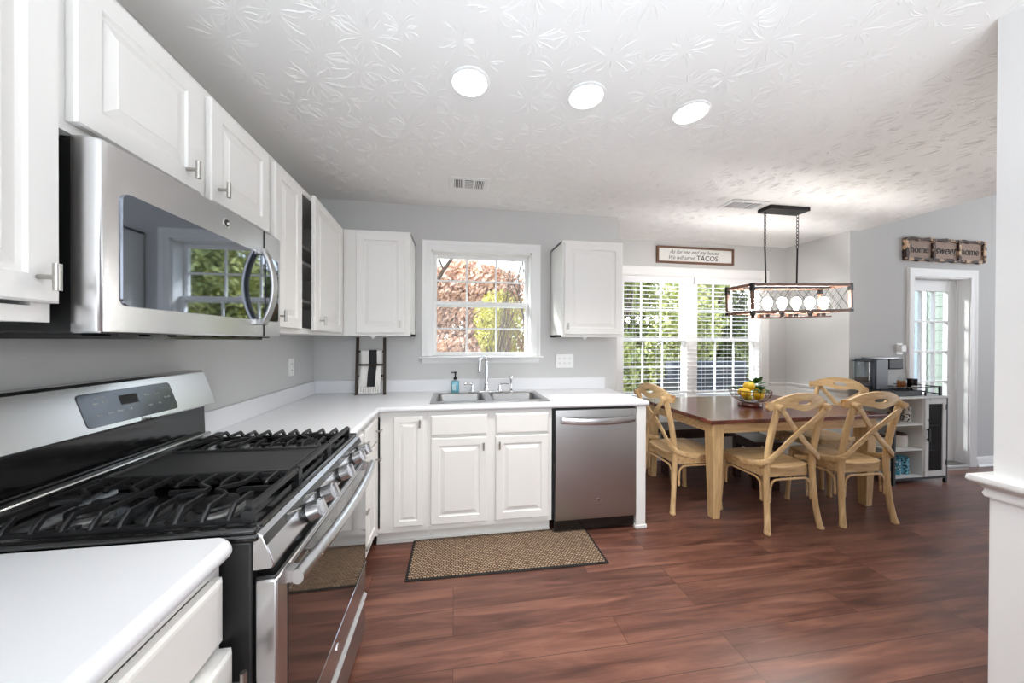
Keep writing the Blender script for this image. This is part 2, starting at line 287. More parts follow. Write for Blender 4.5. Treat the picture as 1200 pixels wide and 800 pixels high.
# ------------------------------------------------------------------ mesh helpers
class MB:
    def __init__(s, T=None): s.v = []; s.f = []; s.mi = []; s.T = T; s.cur = 0
    def add(s, vs, fs):
        b = len(s.v)
        for p in vs:
            p = Vector(p); s.v.append(s.T @ p if s.T else p)
        for f in fs: s.f.append([b+i for i in f]); s.mi.append(s.cur)
        return s
    def box(s, x0, y0, z0, x1, y1, z1):
        if x0 > x1: x0, x1 = x1, x0
        if y0 > y1: y0, y1 = y1, y0
        if z0 > z1: z0, z1 = z1, z0
        return s.add([(x0, y0, z0), (x1, y0, z0), (x1, y1, z0), (x0, y1, z0), (x0, y0, z1), (x1, y0, z1), (x1, y1, z1), (x0, y1, z1)],
                     [(0, 3, 2, 1), (4, 5, 6, 7), (0, 1, 5, 4), (1, 2, 6, 5), (2, 3, 7, 6), (3, 0, 4, 7)])
    def hexa(s, bot, top):  # four bottom points, four top points
        return s.add(list(bot)+list(top), [(0, 3, 2, 1), (4, 5, 6, 7), (0, 1, 5, 4), (1, 2, 6, 5), (2, 3, 7, 6), (3, 0, 4, 7)])
    def prism(s, poly, axis, a, b):
        def P(u, v, w): return {0: (w, u, v), 1: (u, w, v), 2: (u, v, w)}[axis]
        n = len(poly); vs = [P(u, v, a) for u, v in poly]+[P(u, v, b) for u, v in poly]
        return s.add(vs, [tuple(range(n))[::-1], tuple(range(n, 2*n))]+[(i, (i+1) % n, n+(i+1) % n, n+i) for i in range(n)])
    def ring(s, pts_list, cap=True, closed=False):
        n = len(pts_list[0]); vs = [p for r in pts_list for p in r]; fs = []
        m = len(pts_list)
        for k in range(m if closed else m-1):
            a = k*n; b = ((k+1) % m)*n
            for i in range(n): fs.append((a+i, a+(i+1) % n, b+(i+1) % n, b+i))
        if cap and not closed: fs.append(tuple(range(n))[::-1]); fs.append(tuple(range((m-1)*n, m*n)))
        return s.add(vs, fs)
    def cyl(s, p0, p1, r0, r1=None, n=20): return s.tube([p0, p1], [r0, r0 if r1 is None else r1], n)
    def tube(s, path, r, n=10, ru=1., rv=1., up=None, closed=False, cap=True):
        path = [Vector(p) for p in path]; m = len(path)
        if not isinstance(r, (list, tuple)): r = [r]*m
        rings = []; prev = None
        for i, p in enumerate(path):
            if closed: t = path[(i+1) % m]-path[i-1]
            else: t = path[min(i+1, m-1)]-path[max(i-1, 0)]
            t.normalize()
            if up is not None: a = Vector(up)
            elif prev is not None: a = prev
            else: a = Vector((0, 0, 1)) if abs(t.z) < .9 else Vector((1, 0, 0))
            a = a-t*a.dot(t)
            if a.length < 1e-5: a = t.orthogonal()
            a.normalize(); prev = a; b = t.cross(a)
            rings.append([p+a*math.cos(2*PI*k/n)*r[i]*ru+b*math.sin(2*PI*k/n)*r[i]*rv for k in range(n)])
        return s.ring(rings, cap, closed)
    def band(s, path, w, t, up):  # flat strip: w across, t along `up`
        path = [Vector(p) for p in path]; m = len(path); rings = []
        for i, p in enumerate(path):
            tg = (path[min(i+1, m-1)]-path[max(i-1, 0)]).normalized()
            a = Vector(up[i] if isinstance(up, list) else up); a = (a-tg*a.dot(tg)).normalized(); b = tg.cross(a)
            c = .3
            q = [(-.5, -.5+c*.5), (-.5, .5-c*.5), (-.5+c*t/w, .5), (.5-c*t/w, .5), (.5, .5-c*.5), (.5, -.5+c*.5), (.5-c*t/w, -.5), (-.5+c*t/w, -.5)]
            rings.append([p+b*x*w+a*y*t for x, y in q])
        return s.ring(rings)
    def lathe(s, c, prof, n=28, axis=2, cap=True):
        rings = []
        for r, h in prof:
            rr = []
            for k in range(n):
                a = 2*PI*k/n; x, y = r*math.cos(a), r*math.sin(a)
                rr.append(Vector(c)+Vector({2: (x, y, h), 1: (x, h, -y), 0: (h, x, y)}[axis]))
            rings.append(rr)
        return s.ring(rings, cap)
    def sphere(s, c, r, sc=(1, 1, 1), n=16, m=10, R=None):
        rings = []
        for j in range(m+1):
            th = PI*j/m; th = max(.02, min(PI-.02, th)); ring = []
            for k in range(n):
                a = 2*PI*k/n; p = Vector((math.sin(th)*math.cos(a)*sc[0], math.sin(th)*math.sin(a)*sc[1], -math.cos(th)*sc[2]))*r
                if R: p = R @ p
                ring.append(Vector(c)+p)
            rings.append(ring)
        return s.ring(rings)
    def panel(s, O, U, Vv, Nn, w, h, t, prof):
        """Flat front with stepped rings: prof = [(inset, depth)] from the edge; t = thickness behind."""
        O, U, Vv, Nn = map(Vector, (O, U, Vv, Nn)); rings = []
        for ins, d in [(0, -t)]+prof:
            rings.append([O+U*a+Vv*b+Nn*d for a, b in ((ins, ins), (w-ins, ins), (w-ins, h-ins), (ins, h-ins))])
        return s.ring(rings)
    def molding(s, path, prof, closed=False):
        """prof = [(out, z)] swept along a horizontal path; out is to the right of the direction of travel."""
        P = [Vector((p[0], p[1])) for p in path]; m = len(P); rings = []
        for i in range(m):
            d0 = (P[i]-P[i-1]).normalized() if i or closed else None; d1 = (P[(i+1) % m]-P[i]).normalized() if i < m-1 or closed else None
            d0 = d0 or d1; d1 = d1 or d0
            n0, n1 = Vector((d0.y, -d0.x)), Vector((d1.y, -d1.x)); nm = (n0+n1).normalized(); k = 1/max(.3, nm.dot(n0))
            z0 = path[i][2] if len(path[i]) > 2 else 0
            rings.append([(P[i].x+nm.x*k*o, P[i].y+nm.y*k*o, z+z0) for o, z in prof])
        return s.ring(rings, True, closed)
    def build(s, name, m, parent=None, bevel=0., smooth=None, seg=2, **props):
        me = bpy.data.meshes.new(name)
        off = LOC.get(parent.name, Vector()) if parent else Vector()
        me.from_pydata([tuple(v-off) for v in s.v], [], s.f); me.update()
        for mm in (m if isinstance(m, (list, tuple)) else [m]): me.materials.append(M[mm] if isinstance(mm, str) else mm)
        if isinstance(m, (list, tuple)):
            for p, i in zip(me.polygons, s.mi): p.material_index = i
        o = bpy.data.objects.new(name, me); COL.objects.link(o)
        if parent: o.parent = parent
        LOC[o.name] = off
        if smooth is not None:
            for p in me.polygons: p.use_smooth = True
            me.set_sharp_from_angle(angle=math.radians(smooth))
        if bevel:
            b = o.modifiers.new('b', 'BEVEL'); b.width = bevel; b.segments = seg; b.limit_method = 'ANGLE'; b.angle_limit = math.radians(40)
            if smooth is None:
                for p in me.polygons: p.use_smooth = True
                me.set_sharp_from_angle(angle=math.radians(30))
        fixn(me)
        for k, v in props.items(): o[k] = v
        return o
import bmesh
def fixn(me):
    bm = bmesh.new(); bm.from_mesh(me); bmesh.ops.recalc_face_normals(bm, faces=bm.faces); bm.to_mesh(me); bm.free()
LOC = {}
def thing(name, label, cat, loc=(0, 0, 0), rz=0, group=None, world=True):
    """Empty at the thing's base. With world=True parts are given in world coordinates."""
    o = bpy.data.objects.new(name, None); COL.objects.link(o); o.empty_display_size = .1
    o.location = loc; o.rotation_euler = (0, 0, rz); o['label'] = label; o['category'] = cat
    if group: o['group'] = group
    LOC[o.name] = Vector(loc) if world else Vector(); return o
def tag(o, label, cat, group=None, kind=None):
    o['label'] = label; o['category'] = cat
    if group: o['group'] = group
    if kind: o['kind'] = kind
    return o
def recenter(o):
    """Move a single-mesh thing's origin to its base."""
    vs = [v.co for v in o.data.vertices]; c = Vector(((min(v.x for v in vs)+max(v.x for v in vs))/2, (min(v.y for v in vs)+max(v.y for v in vs))/2, min(v.z for v in vs)))
    o.data.transform(Matrix.Translation(-c)); o.location = c; return o
def copy_tree(o, parent=None):
    c = o.copy(); COL.objects.link(c); c.parent = parent
    for ch in list(o.children): copy_tree(ch, c)
    return c
def struct(name, mb, m, parent=None, **kw):
    o = mb.build(name, m, parent, **kw); o['kind'] = 'structure'; return o
def text(body, size, loc, rot, m, parent, name='lettering', shear=0., ext=.001, align='CENTER', sx=1.):
    c = bpy.data.curves.new(name, 'FONT'); c.body = body; c.size = size; c.shear = shear; c.extrude = ext; c.align_x = align; c.align_y = 'CENTER'
    c.materials.append(M[m]); tmp = bpy.data.objects.new(name, c)
    me = bpy.data.meshes.new_from_object(tmp); bpy.data.objects.remove(tmp); me.name = name; o = bpy.data.objects.new(name, me); COL.objects.link(o)
    off = LOC.get(parent.name, Vector()); o.parent = parent; o.location = Vector(loc)-off; o.rotation_euler = rot; o.scale = (sx, 1, 1); return o
RF = (PI/2, 0, 0)            # text facing -Y
RL = (PI/2, 0, PI/2)         # text facing +X

# ------------------------------------------------------------------ the room
fl = MB().box(-1.3, -4, -.06, 9, Y2+.16, 0); struct('floor', fl, 'floor')
cl = MB().box(-1.3, -4, ZC, XC, Y2+.16, ZC+.15)
# stomp-brushed plaster: rosettes of thin raised strokes, part of the ceiling's own mesh
_rn = random.Random(11)
_keep = [(.065, 1.44, .11), (.597, 1.44, .11), (1.146, 1.466, .11), (.10, 2.36, .20), (2.345, 2.385, .22), (2.76, 2.37, .24)]
def stroke(x, y, a, r0, r1, w_, h_):
    n_ = 5; L = []; bend = _rn.uniform(-.9, .9)
    for k in range(n_+1):
        f_ = k/n_; r_ = r0+(r1-r0)*f_; aa = a+bend*(f_-.3)**2*.6; px, py = x+r_*math.cos(aa), y+r_*math.sin(aa)
        ww = w_*(math.sin(PI*min(.97, max(.06, f_)))**.6); nx_, ny_ = -math.sin(aa)*ww/2, math.cos(aa)*ww/2
        L.append([(px+nx_, py+ny_, ZC+.0005), (px, py, ZC-h_*(.15 if k in (0, n_) else 1)), (px-nx_, py-ny_, ZC+.0005)])
    vs = [p for q in L for p in q]
    cl.add(vs, [(3*k+i, 3*k+i+1, 3*k+i+4, 3*k+i+3) for k in range(n_) for i in (0, 1)])
_cs = []
for _ in range(5200):
    x, y = _rn.uniform(-.9, XC-.1), _rn.uniform(.3, Y2-.1)
    if x > XE-.1 or y < Y1-.1:
        if all((x-a)**2+(y-b)**2 > .135**2 for a, b in _cs): _cs.append((x, y))
for x, y in _cs:
    a0_ = _rn.uniform(0, 6); dens = _rn.randint(14, 30); sz_ = _rn.uniform(.7, 1.25)
    for k in range(dens):
        a = a0_+2*PI*k/dens+_rn.uniform(-.25, .25); r0 = _rn.uniform(.012, .045)*sz_; r1 = r0+_rn.uniform(.03, .085)*sz_
        mx_, my_ = x+math.cos(a)*r1, y+math.sin(a)*r1
        if any((mx_-kx)**2+(my_-ky)**2 < kr**2 or (x-kx)**2+(y-ky)**2 < kr**2 for kx, ky, kr in _keep): continue
        if mx_ < XL+.02 or mx_ > XC-.01 or my_ > (Y1 if mx_ < XE+.02 else Y2)-.02 or (mx_ > X3-.02 and my_ > Y3-.02): continue
        stroke(x, y, a, r0, r1, _rn.uniform(.0035, .0065), _rn.uniform(.0011, .0024))
struct('ceiling', cl, 'ceil')
w = MB().box(XL-.12, -4, 0, XL, Y1+.14, ZC); struct('wall_left', w, 'wall')
def wall_open(mb, x0, x1, y0, y1, z0, z1, ox0, ox1, oz0, oz1):
    mb.box(x0, y0, z0, ox0, y1, z1).box(ox1, y0, z0, x1, y1, z1).box(ox0, y0, z0, ox1, y1, oz0).box(ox0, y0, oz1, ox1, y1, z1)
SW = (-.19, .672, 1.21, 2.10)   # sink window opening
w = MB(); wall_open(w, XL-.12, XE, Y1, Y1+.14, 0, ZC, *SW); w.box(XE-.12, Y1+.14, 0, XE, Y2+.14, ZC); struct('wall_back', w, 'wall')
NW = (1.85, 3.60, .70, 2.085)
w = MB(); wall_open(w, XE, X3+.115, Y2, Y2+.14, 0, ZC, *NW); struct('wall_nook', w, 'wall')
w = MB().box(X3, Y3, 0, XC, Y2, ZC); struct('wall_right', w, 'wall')
w = MB(); wall_open(w, XC, 9, Y3, Y3+.13, 0, 4.0, 4.745, 5.50, 0, 2.03); w.box(XC-.115, Y3, ZC+.15, XC, Y3+.13, 4.0)
struct('wall_great_room', w, 'wall')
w = MB().box(XC-.115, -4, ZC+.15, XC, Y3, 4.0); struct('wall_header', w, 'wall')
w = MB().box(-1.3, -4.1, 0, -.9, -4, ZC).box(2.9, -4.1, 0, 5.4, -4, 4).box(-.9, -4.1, 0, 2.9, -4, 4).box(5.4, -4.1, 0, 9, -4, 4)
struct('wall_rear', w, 'wall')
w = MB().box(8.9, -4, 0, 9, -2.2, 4).box(8.9, 1.8, 0, 9, Y3, 4).box(8.9, -2.2, 3.2, 9, 1.8, 4).box(8.9, -2.2, 0, 9, 1.8, .5); struct('wall_great_room_side', w, 'wall')
struct('ceiling.001', MB().box(XC-.115, -4.1, 4.0, 9, Y3+.13, 4.1), 'white')
# partition end on the right, white-cased, with a chair rail wrapping it
PX, PY0, PY1 = 1.868, .765, .885
w = MB().box(PX+.006, PY0, 0, XC, PY1, ZC); struct('wall_partition', w, 'wall')
struct('trim_1', MB().box(PX, PY0+.002, 0, PX+.006, PY1-.002, ZC), 'white')
pr = [(0, .795), (.012, .797), (.016, .81), (.012, .822), (.018, .832), (.034, .842), (.042, .853), (.040, .868), (.028, .874), (0, .874)]
struct('trim_2', MB().molding([(3.8, PY1), (PX, PY1), (PX, PY0), (3.8, PY0)], pr), 'white', smooth=50)
struct('trim_3', MB().box(PX-.001, PY0-.001, 0, PX, PY1+.001, .80).box(PX, PY1, .12, 3.8, PY1+.006, .795), 'white')
# chair rail and white wainscot around the nook
rail = [(0, .775), (.010, .778), (.012, .80), (.008, .815), (.022, .83), (.030, .84), (.028, .853), (0, .857)]
struct('trim_4', MB().molding([(3.70, Y2), (X3, Y2), (X3, Y3)], [(o, z) for o, z in rail]), 'white', smooth=50)
struct('trim_5', MB().molding([(XE, Y2), (1.76, Y2)], rail), 'white', smooth=50)
struct('trim_6', MB().box(XE+.001, Y2-.006, .1, 1.76, Y2, .78).box(1.76, Y2-.006, .1, 3.7, Y2, .60).box(3.7, Y2-.006, .1, X3, Y2, .78).box(X3-.006, Y3, .1, X3, Y2, .78), 'white')
bb = [(0, 0), (.016, 0), (.016, .07), (.010, .085), (.006, .10), (0, .10)]
struct('baseboard_nook', MB().molding([(XE, Y2), (X3, Y2), (X3, Y3)], bb), 'white', smooth=40)
struct('baseboard_right', MB().molding([(5.60, Y3), (8.9, Y3)], bb), 'white', smooth=40)
struct('baseboard_coffee', MB().molding([(XC, Y3), (4.655, Y3)], bb), 'white', smooth=40)
struct('trim_7', MB().molding([(5.60, Y3), (8.9, Y3)], [(.016, 0), (.028, 0), (.026, .012), (.016, .02)]).molding([(XC, Y3), (4.655, Y3)], [(.016, 0), (.028, 0), (.026, .012), (.016, .02)]), 'white', smooth=50)

def casing(mb, x0, x1, z0, z1, y, w, sill=True, prof=None):
    """Picture-frame casing round an opening, facing -Y, mitred, with a stepped profile."""
    prof = prof or [(0, 0), (0, .012), (.012, .016), (.6*w, .014), (.75*w, .020), (w-.008, .022), (w, .018), (w, 0)]
    rings = []
    path = [(x0, z0, -1, 0), (x0, z1, -1, 1), (x1, z1, 1, 1), (x1, z0, 1, 0)]
    for x, z, dx, dz in path: rings.append([(x+dx*o, y-d, z+dz*o) for o, d in prof])
    mb.ring(rings)
# sink window
def sash(mb, x0, x1, z0, z1, y, fr=.03, cols=3, rows=2, t=.03, mw=.016):
    mb.box(x0, y, z0, x0+fr, y+t, z1).box(x1-fr, y, z0, x1, y+t, z1).box(x0+fr, y, z0, x1-fr, y+t, z0+fr).box(x0+fr, y, z1-fr, x1-fr, y+t, z1)
    a, b, c, d = x0+fr, x1-fr, z0+fr, z1-fr
    for i in range(1, cols): x = a+(b-a)*i/cols; mb.box(x-mw/2, y+.008, c, x+mw/2, y+t-.008, d)
    for j in range(1, rows): z = c+(d-c)*j/rows; mb.box(a, y+.009, z-mw/2, b, y+t-.009, z+mw/2)
def dh_window(idx, x0, x1, z0, z1, yw, casw, panes, zm, sillp):
    w_ = MB(); casing(w_, x0, x1, z0, z1, yw, casw)
    root = w_.build('window_%d' % idx, 'white', smooth=30); root['kind'] = 'structure'
    j = MB()
    for a in (x0, x1-.012): j.box(a, yw, z0, a+.012, yw+.139, z1)
    j.box(x0, yw, z1-.012, x1, yw+.139, z1)
    j.build('window_jamb', 'white', root)
    s_ = MB(); s_.prism([(yw-.045, z0-.004), (yw-.05, z0-.012), (yw-.045, z0-.02), (yw+.139, z0-.02), (yw+.139, z0+.0)], 0, x0-casw-.02, x1+casw+.02)
    s_.build('window_sill', 'white', root, bevel=.002)
    a_ = MB().prism([(yw, z0-.02), (yw-.02, z0-.022), (yw-.018, z0-.03), (yw-.012, z0-sillp+.012), (yw-.004, z0-sillp), (yw, z0-sillp)], 0, x0-casw+.005, x1+casw-.005)
    a_.build('window_apron', 'white', root)
    for (a, b) in panes:
        f = MB(); sash(f, a, b, zm-.018, z1-.012, yw+.10)
        fo = f.build('window_sash', 'white', root, bevel=.0015)
        g = MB(); sash(g, a, b, z0, zm+.025, yw+.066); go = g.build('window_sash', 'white', root, bevel=.0015)
        MB().box(a+.03, yw+.113, zm, b-.03, yw+.116, z1-.03).build('pane', 'glass', fo)
        MB().box(a+.03, yw+.080, z0+.03, b-.03, yw+.083, zm).build('pane', 'glass', go)
    return root
w1 = dh_window(1, SW[0], SW[1], SW[2], SW[3], Y1, .075, [(SW[0]+.012, SW[1]-.012)], 1.652, .065)
MB().box(.20, Y1+.06, 1.675, .25, Y1+.075, 1.69).build('window_latch', 'plastic', w1)
w2 = dh_window(2, NW[0], NW[1], NW[2], NW[3], Y2, .092, [(NW[0]+.012, 2.66), (2.79, NW[1]-.012)], 1.355, .08)
MB().box(2.66, Y2+.03, NW[2], 2.79, Y2+.135, NW[3]-.012).build('window_mullion', 'white', w2)

# venetian blinds, one per sash pair
def blind(x0, x1, label):
    t = thing('window_blind', label, 'blind', ((x0+x1)/2, Y2+.03, NW[3]-.02), group='venetian blinds in the nook window')
    MB().box(x0, Y2+.002, NW[3]-.085, x1, Y2+.03, NW[3]-.013).build('valance', 'slat', t, bevel=.003)
    z = NW[3]-.12; k = 0; slats = MB()
    while z > NW[2]+.04:
        c = Vector(((x0+x1)/2, Y2+.03, z)); pts = []
        for (dy, dz) in ((-.024, -.0015), (-.012, .0012), (0, .002), (.012, .0012), (.024, -.0015), (.024, -.0035), (0, 0), (-.024, -.0035)):
            pts.append((c.y+dy, z+dz-dy*.06))
        slats.prism(pts, 0, x0+.004, x1-.004)
        z -= .0478
    slats.build('slats', 'slat', t)
    MB().box(x0+.004, Y2+.006, z+.028, x1-.004, Y2+.054, z+.044).build('bottom_rail', 'slat', t, bevel=.003)
    lc = MB()
    for xx in (x0+.14, (x0+x1)/2, x1-.14):
        for yy in (Y2+.005, Y2+.055): lc.box(xx-.001, yy, z+.04, xx+.001, yy+.001, NW[3]-.03)
    lc.build('ladder_cord', 'slat', t)
blind(NW[0]+.014, 2.718, 'white horizontal slat blind in the nook window sash nearer the sink')
blind(2.732, NW[1]-.014, 'white horizontal slat blind in the nook window half behind the fruit bowl')

# exterior door in the great room wall
dz = 2.03
r = MB(); casing(r, 4.745, 5.50, 0, dz, Y3, .085); dr = r.build('door_1', 'white', smooth=30); dr['kind'] = 'structure'
MB().box(4.745, Y3, 0, 4.757, Y3+.13, dz).box(5.488, Y3, 0, 5.50, Y3+.13, dz).box(4.745, Y3, dz-.012, 5.50, Y3+.13, dz).box(5.476, Y3+.075, 0, 5.488, Y3+.09, dz-.012).build('door_jamb', 'white', dr)
yl = Y3+.09
d = MB(); x0, x1, z0, z1 = 4.76, 5.486, .03, dz-.014
gx0, gx1, gz0, gz1 = 4.85, 5.375, .25, 1.895
d.box(x0, yl, z0, gx0, yl+.038, z1).box(gx1, yl, z0, x1, yl+.038, z1).box(gx0, yl, z0, gx1, yl+.038, gz0).box(gx0, yl, gz1, gx1, yl+.038, z1)
for i in (1, 2): x = gx0+(gx1-gx0)*i/3; d.box(x-.011, yl+.004, gz0, x+.011, yl+.034, gz1)
for i in range(1, 5): z = gz0+(gz1-gz0)*i/5; d.box(gx0, yl+.005, z-.011, gx1, yl+.033, z+.011)
lf = d.build('door_leaf', 'white', dr, bevel=.003)
MB().box(gx0, yl+.017, gz0, gx1, yl+.021, gz1).build('pane', 'glass', lf)
MB().lathe((4.80, yl-.035, .98), [(.012, -.02), (.026, -.012), (.028, 0), (.022, .012), (.011, .02), (.011, .035)], axis=1).build('door_knob', 'nickel', dr, smooth=40)
MB().box(4.745, Y3-.01, 0, 5.5, Y3+.13, .028).build('door_threshold', 'nickel', dr, bevel=.004)

# ------------------------------------------------------------------ cabinets
DOORP = [(0, -.004), (.004, 0), (.050, 0), (.053, -.007), (.062, -.008), (.084, -.0015), (.0855, 0)]
FLATP = [(0, -.005), (.006, 0), (.012, .001)]
class Run:
    """Cabinet run: a = position along the wall, out = distance from the face plane to the room."""
    def __init__(s, kind, face): s.k = kind; s.f = face
    def P(s, a, out, z): return Vector((s.f+out, a, z)) if s.k == 'L' else Vector((a, s.f-out, z))
    def U(s): return Vector((0, 1, 0)) if s.k == 'L' else Vector((1, 0, 0))
    def N(s): return Vector((1, 0, 0)) if s.k == 'L' else Vector((0, -1, 0))
def rbox(mb, run, a0, a1, o0, o1, z0, z1):
    p, q = run.P(a0, o0, z0), run.P(a1, o1, z1); mb.box(p.x, p.y, p.z, q.x, q.y, q.z)
def pull(run, a, z, par, out=.02, horiz=False, L=.05, base=None):
    h = MB(); p = run.P(a, out, z); n = run.N(); q = p+n*.026
    h.cyl(p-n*.001, q, .0045, n=12)
    d = (run.U() if horiz else Vector((0, 0, 1)))*L/2
    h.tube([q+n*.004-d, q+n*.004+d], .0062, 12)
    return h.build('handle', 'nickel', par, smooth=40)
def door(run, a0, a1, z0, z1, par, prof=DOORP, name='door', hinge=None, ang=0, t=.02):
    w_, h_ = a1-a0, z1-z0
    if min(w_, h_) < .2 and prof is DOORP:
        prof = [(0, -.004), (.004, 0), (.036, 0), (.039, -.007), (.045, -.008), (.062, -.0015), (.063, 0)]
    b = MB()
    if ang:
        pv = run.P(a1 if hinge == 'R' else a0, 0, 0); b.T = Matrix.Translation(pv) @ Matrix.Rotation(ang, 4, 'Z') @ Matrix.Translation(-pv)
    b.panel(run.P(a0, t, z0), run.U(), (0, 0, 1), run.N(), w_, h_, t-.0015, prof)
    return b.build(name, 'cab', par)
def cabinet(name, label, run, a0, a1, z0, z1, depth, group, toe=0., frame=.03, top=True):
    base = run.P((a0+a1)/2, -depth/2, z0 if not toe else 0)
    t = thing(name, label, 'cabinet', base, group=group)
    b = MB()
    rbox(b, run, a0, a1, -depth+.002, -.018, z0+toe, z0+toe+.016) if not toe else rbox(b, run, a0, a1, -depth+.002, -.018, toe, toe+.016)
    lo = toe if toe else z0
    if top: rbox(b, run, a0, a1, -depth+.002, -.018, z1-.016, z1-.0005)
    rbox(b, run, a0, a0+.014, -depth+.002, -.018, lo, z1); rbox(b, run, a1-.014, a1, -depth+.002, -.018, lo, z1)
    rbox(b, run, a0, a1, -depth+.002, -depth+.01, lo, z1)
    rbox(b, run, a0+.014, a1-.014, -depth+.01, -.03, (lo+z1)/2, (lo+z1)/2+.016)
    b.build('carcass', ['cab'], t)
    f = MB()
    rbox(f, run, a0, a0+frame, -.018, 0, lo, z1); rbox(f, run, a1-frame, a1, -.018, 0, lo, z1)
    rbox(f, run, a0+frame, a1-frame, -.018, 0, lo, lo+frame); rbox(f, run, a0+frame, a1-frame, -.018, 0, z1-frame, z1)
    f.build('face_frame', 'cab', t)
    if toe:
        k = MB(); rbox(k, run, a0, a1, -.075, -.058, 0, toe); rbox(k, run, a0, a1, -.058, -.048, 0, .02); k.build('toe_kick', 'cab', t)
    return t
UL = Run('L', -.782); US = Run('S', 2.482)
du = -XL-.782            # depth of the left uppers
GU = 'white wall cabinets'
c = cabinet('wall_cabinet', 'tall white wall cabinet nearest the camera, left of the microwave', UL, .10, .765, 1.372, 2.13, du, GU)
pull(UL, .728, 1.455, door(UL, .13, .764, 1.409, 2.10, c), horiz=False)
c = cabinet('wall_cabinet', 'short two-door white cabinet mounted above the microwave', UL, .768, 1.535, 1.762, 2.13, du, GU)
pull(UL, 1.07, 1.83, door(UL, .79, 1.125, 1.782, 2.108, c)); pull(UL, 1.20, 1.83, door(UL, 1.168, 1.50, 1.782, 2.108, c))
f = MB(); rbox(f, UL, 1.115, 1.18, -.018, 0, 1.79, 2.1); f.build('center_stile', 'cab', c)
c = cabinet('wall_cabinet', 'white corner cabinet right of the microwave with its far door slightly ajar', UL, 1.538, 2.482, 1.372, 2.13, du, GU)
pull(UL, 1.57, 1.445, door(UL, 1.545, 1.80, 1.395, 2.108, c))
f = MB(); rbox(f, UL, 2.38, 2.46, -.018, 0, 1.40, 2.1); f.build('corner_stile', 'cab', c)
dd = MB(); ang = .03
de = door(UL, 1.885, 2.40, 1.390, 2.112, c, hinge='R', ang=math.radians(3.0))
h = pull(UL, 1.955, 1.447, de, out=.046)
for (zz) in (1.55, 1.85):
    f = MB(); rbox(f, UL, 1.56, 2.44, -.30, -.05, zz, zz+.014); f.build('shelf', 'cab', c)
c = cabinet('wall_cabinet', 'single-door white wall cabinet between the corner and the sink window', US, -.780, -.317, 1.372, 2.13, .325, GU)
f = MB(); rbox(f, US, -.752, -.66, -.018, -.0005, 1.40, 2.1); rbox(f, US, -.37, -.345, -.018, -.0005, 1.40, 2.1); f.build('corner_stile', 'cab', c)
pull(US, -.385, 1.455, door(US, -.690, -.352, 1.392, 2.108, c))
MB().lathe((-.56, 2.40, 1.349), [(.004, 0), (.006, .008), (.018, .014), (.022, .0225)]).build('cord_hook', 'plastic', c, smooth=40)
c = cabinet('wall_cabinet', 'single-door white wall cabinet right of the sink window', US, .840, 1.345, 1.372, 2.13, .325, GU)
pull(US, .875, 1.455, door(US, .852, 1.328, 1.392, 2.108, c))
MB().lathe((1.0, 2.42, 1.349), [(.004, 0), (.006, .008), (.018, .014), (.022, .0225)]).build('cord_hook', 'plastic', c, smooth=40)

# microwave
t = thing('microwave', 'stainless over-the-range microwave with dark mirror window', 'microwave', (-.9, 1.15, 1.352))
MY0, MY1, MZ0, MZ1, MXF = .79, 1.515, 1.352, 1.757, -.722
MB().box(XL+.002, MY0+.012, MZ0, MXF-.05, MY1-.01, MZ1-.002).build('body', 'blackm', t, bevel=.004)
fm = MB()
pr_ = [(MXF-.055, MY0+.004), (MXF-.05, MY0), (MXF-.02, MY0), (MXF-.004, MY0+.006), (MXF, MY0+.02), (MXF+.004, (MY0+MY1)/2), (MXF, MY1-.02), (MXF-.004, MY1-.006), (MXF-.02, MY1), (MXF-.055, MY1)]
fm.prism(pr_, 2, MZ0, MZ1); fr_ = fm.build('front_frame', 'steel', t, bevel=.004)
def rrect(y0, y1, z0, z1, r, n=5):
    o = []
    for cy, cz, a0 in ((y1-r, z1-r, 0), (y0+r, z1-r, PI/2), (y0+r, z0+r, PI), (y1-r, z0+r, 1.5*PI)):
        for k in range(n+1): a = a0+PI/2*k/n; o.append((cy+r*math.cos(a), cz+r*math.sin(a)))
    return o
def on_face(y): return MXF+.004*(1-abs((y-(MY0+MY1)/2)/((MY1-MY0)/2-.02)))
def plate(mb, poly, x0, x1): mb.prism(poly, 0, x0, x1)
g = MB(); plate(g, rrect(.833, 1.374, 1.413, 1.662, .018), MXF-.004, MXF+.0055); g.build('door_window', 'mglass', t, smooth=40)
g = MB(); plate(g, rrect(1.387, 1.478, 1.413, 1.662, .012), MXF-.004, MXF+.0045); g.build('keypad', 'mglass', t, smooth=40)
MB().box(MXF-.01, 1.379, MZ0+.001, MXF+.0035, 1.382, MZ1-.001).build('door_seam', 'slot', t)
hd = MB(); pts = []
for k in range(15): s_ = k/14*2-1; pts.append((MXF+.02+.035*(1-s_*s_), 1.345, 1.537+.135*s_))
hd.band(pts, .032, .014, (1, 0, 0)); hd.box(MXF, 1.333, 1.395, MXF+.03, 1.357, 1.418).box(MXF, 1.333, 1.656, MXF+.03, 1.357, 1.679)
hd.build('handle', 'steelx', t, bevel=.003)
MB().lathe((MXF-.001, 1.165, 1.711), [(.0155, 0), (.0155, .006), (.012, .007)], axis=0).build('badge', 'chrome', t, smooth=30)
MB().lathe((MXF+.004, 1.165, 1.711), [(.011, 0), (.011, .003)], axis=0).build('badge_face', 'slot', t)
text('e', .02, (MXF+.0085, 1.165, 1.711), RL, 'plastic', t, 'badge_mark', .3)
u = MB().box(XL+.05, MY0+.03, MZ0-.012, MXF-.06, MY1-.03, MZ0); 
for k in range(8): u.box(MXF-.055+.005*0, MY0+.06+k*.08, MZ0-.005, MXF-.02, MY0+.11+k*.08, MZ0)
u.build('grease_filter', 'black', t)

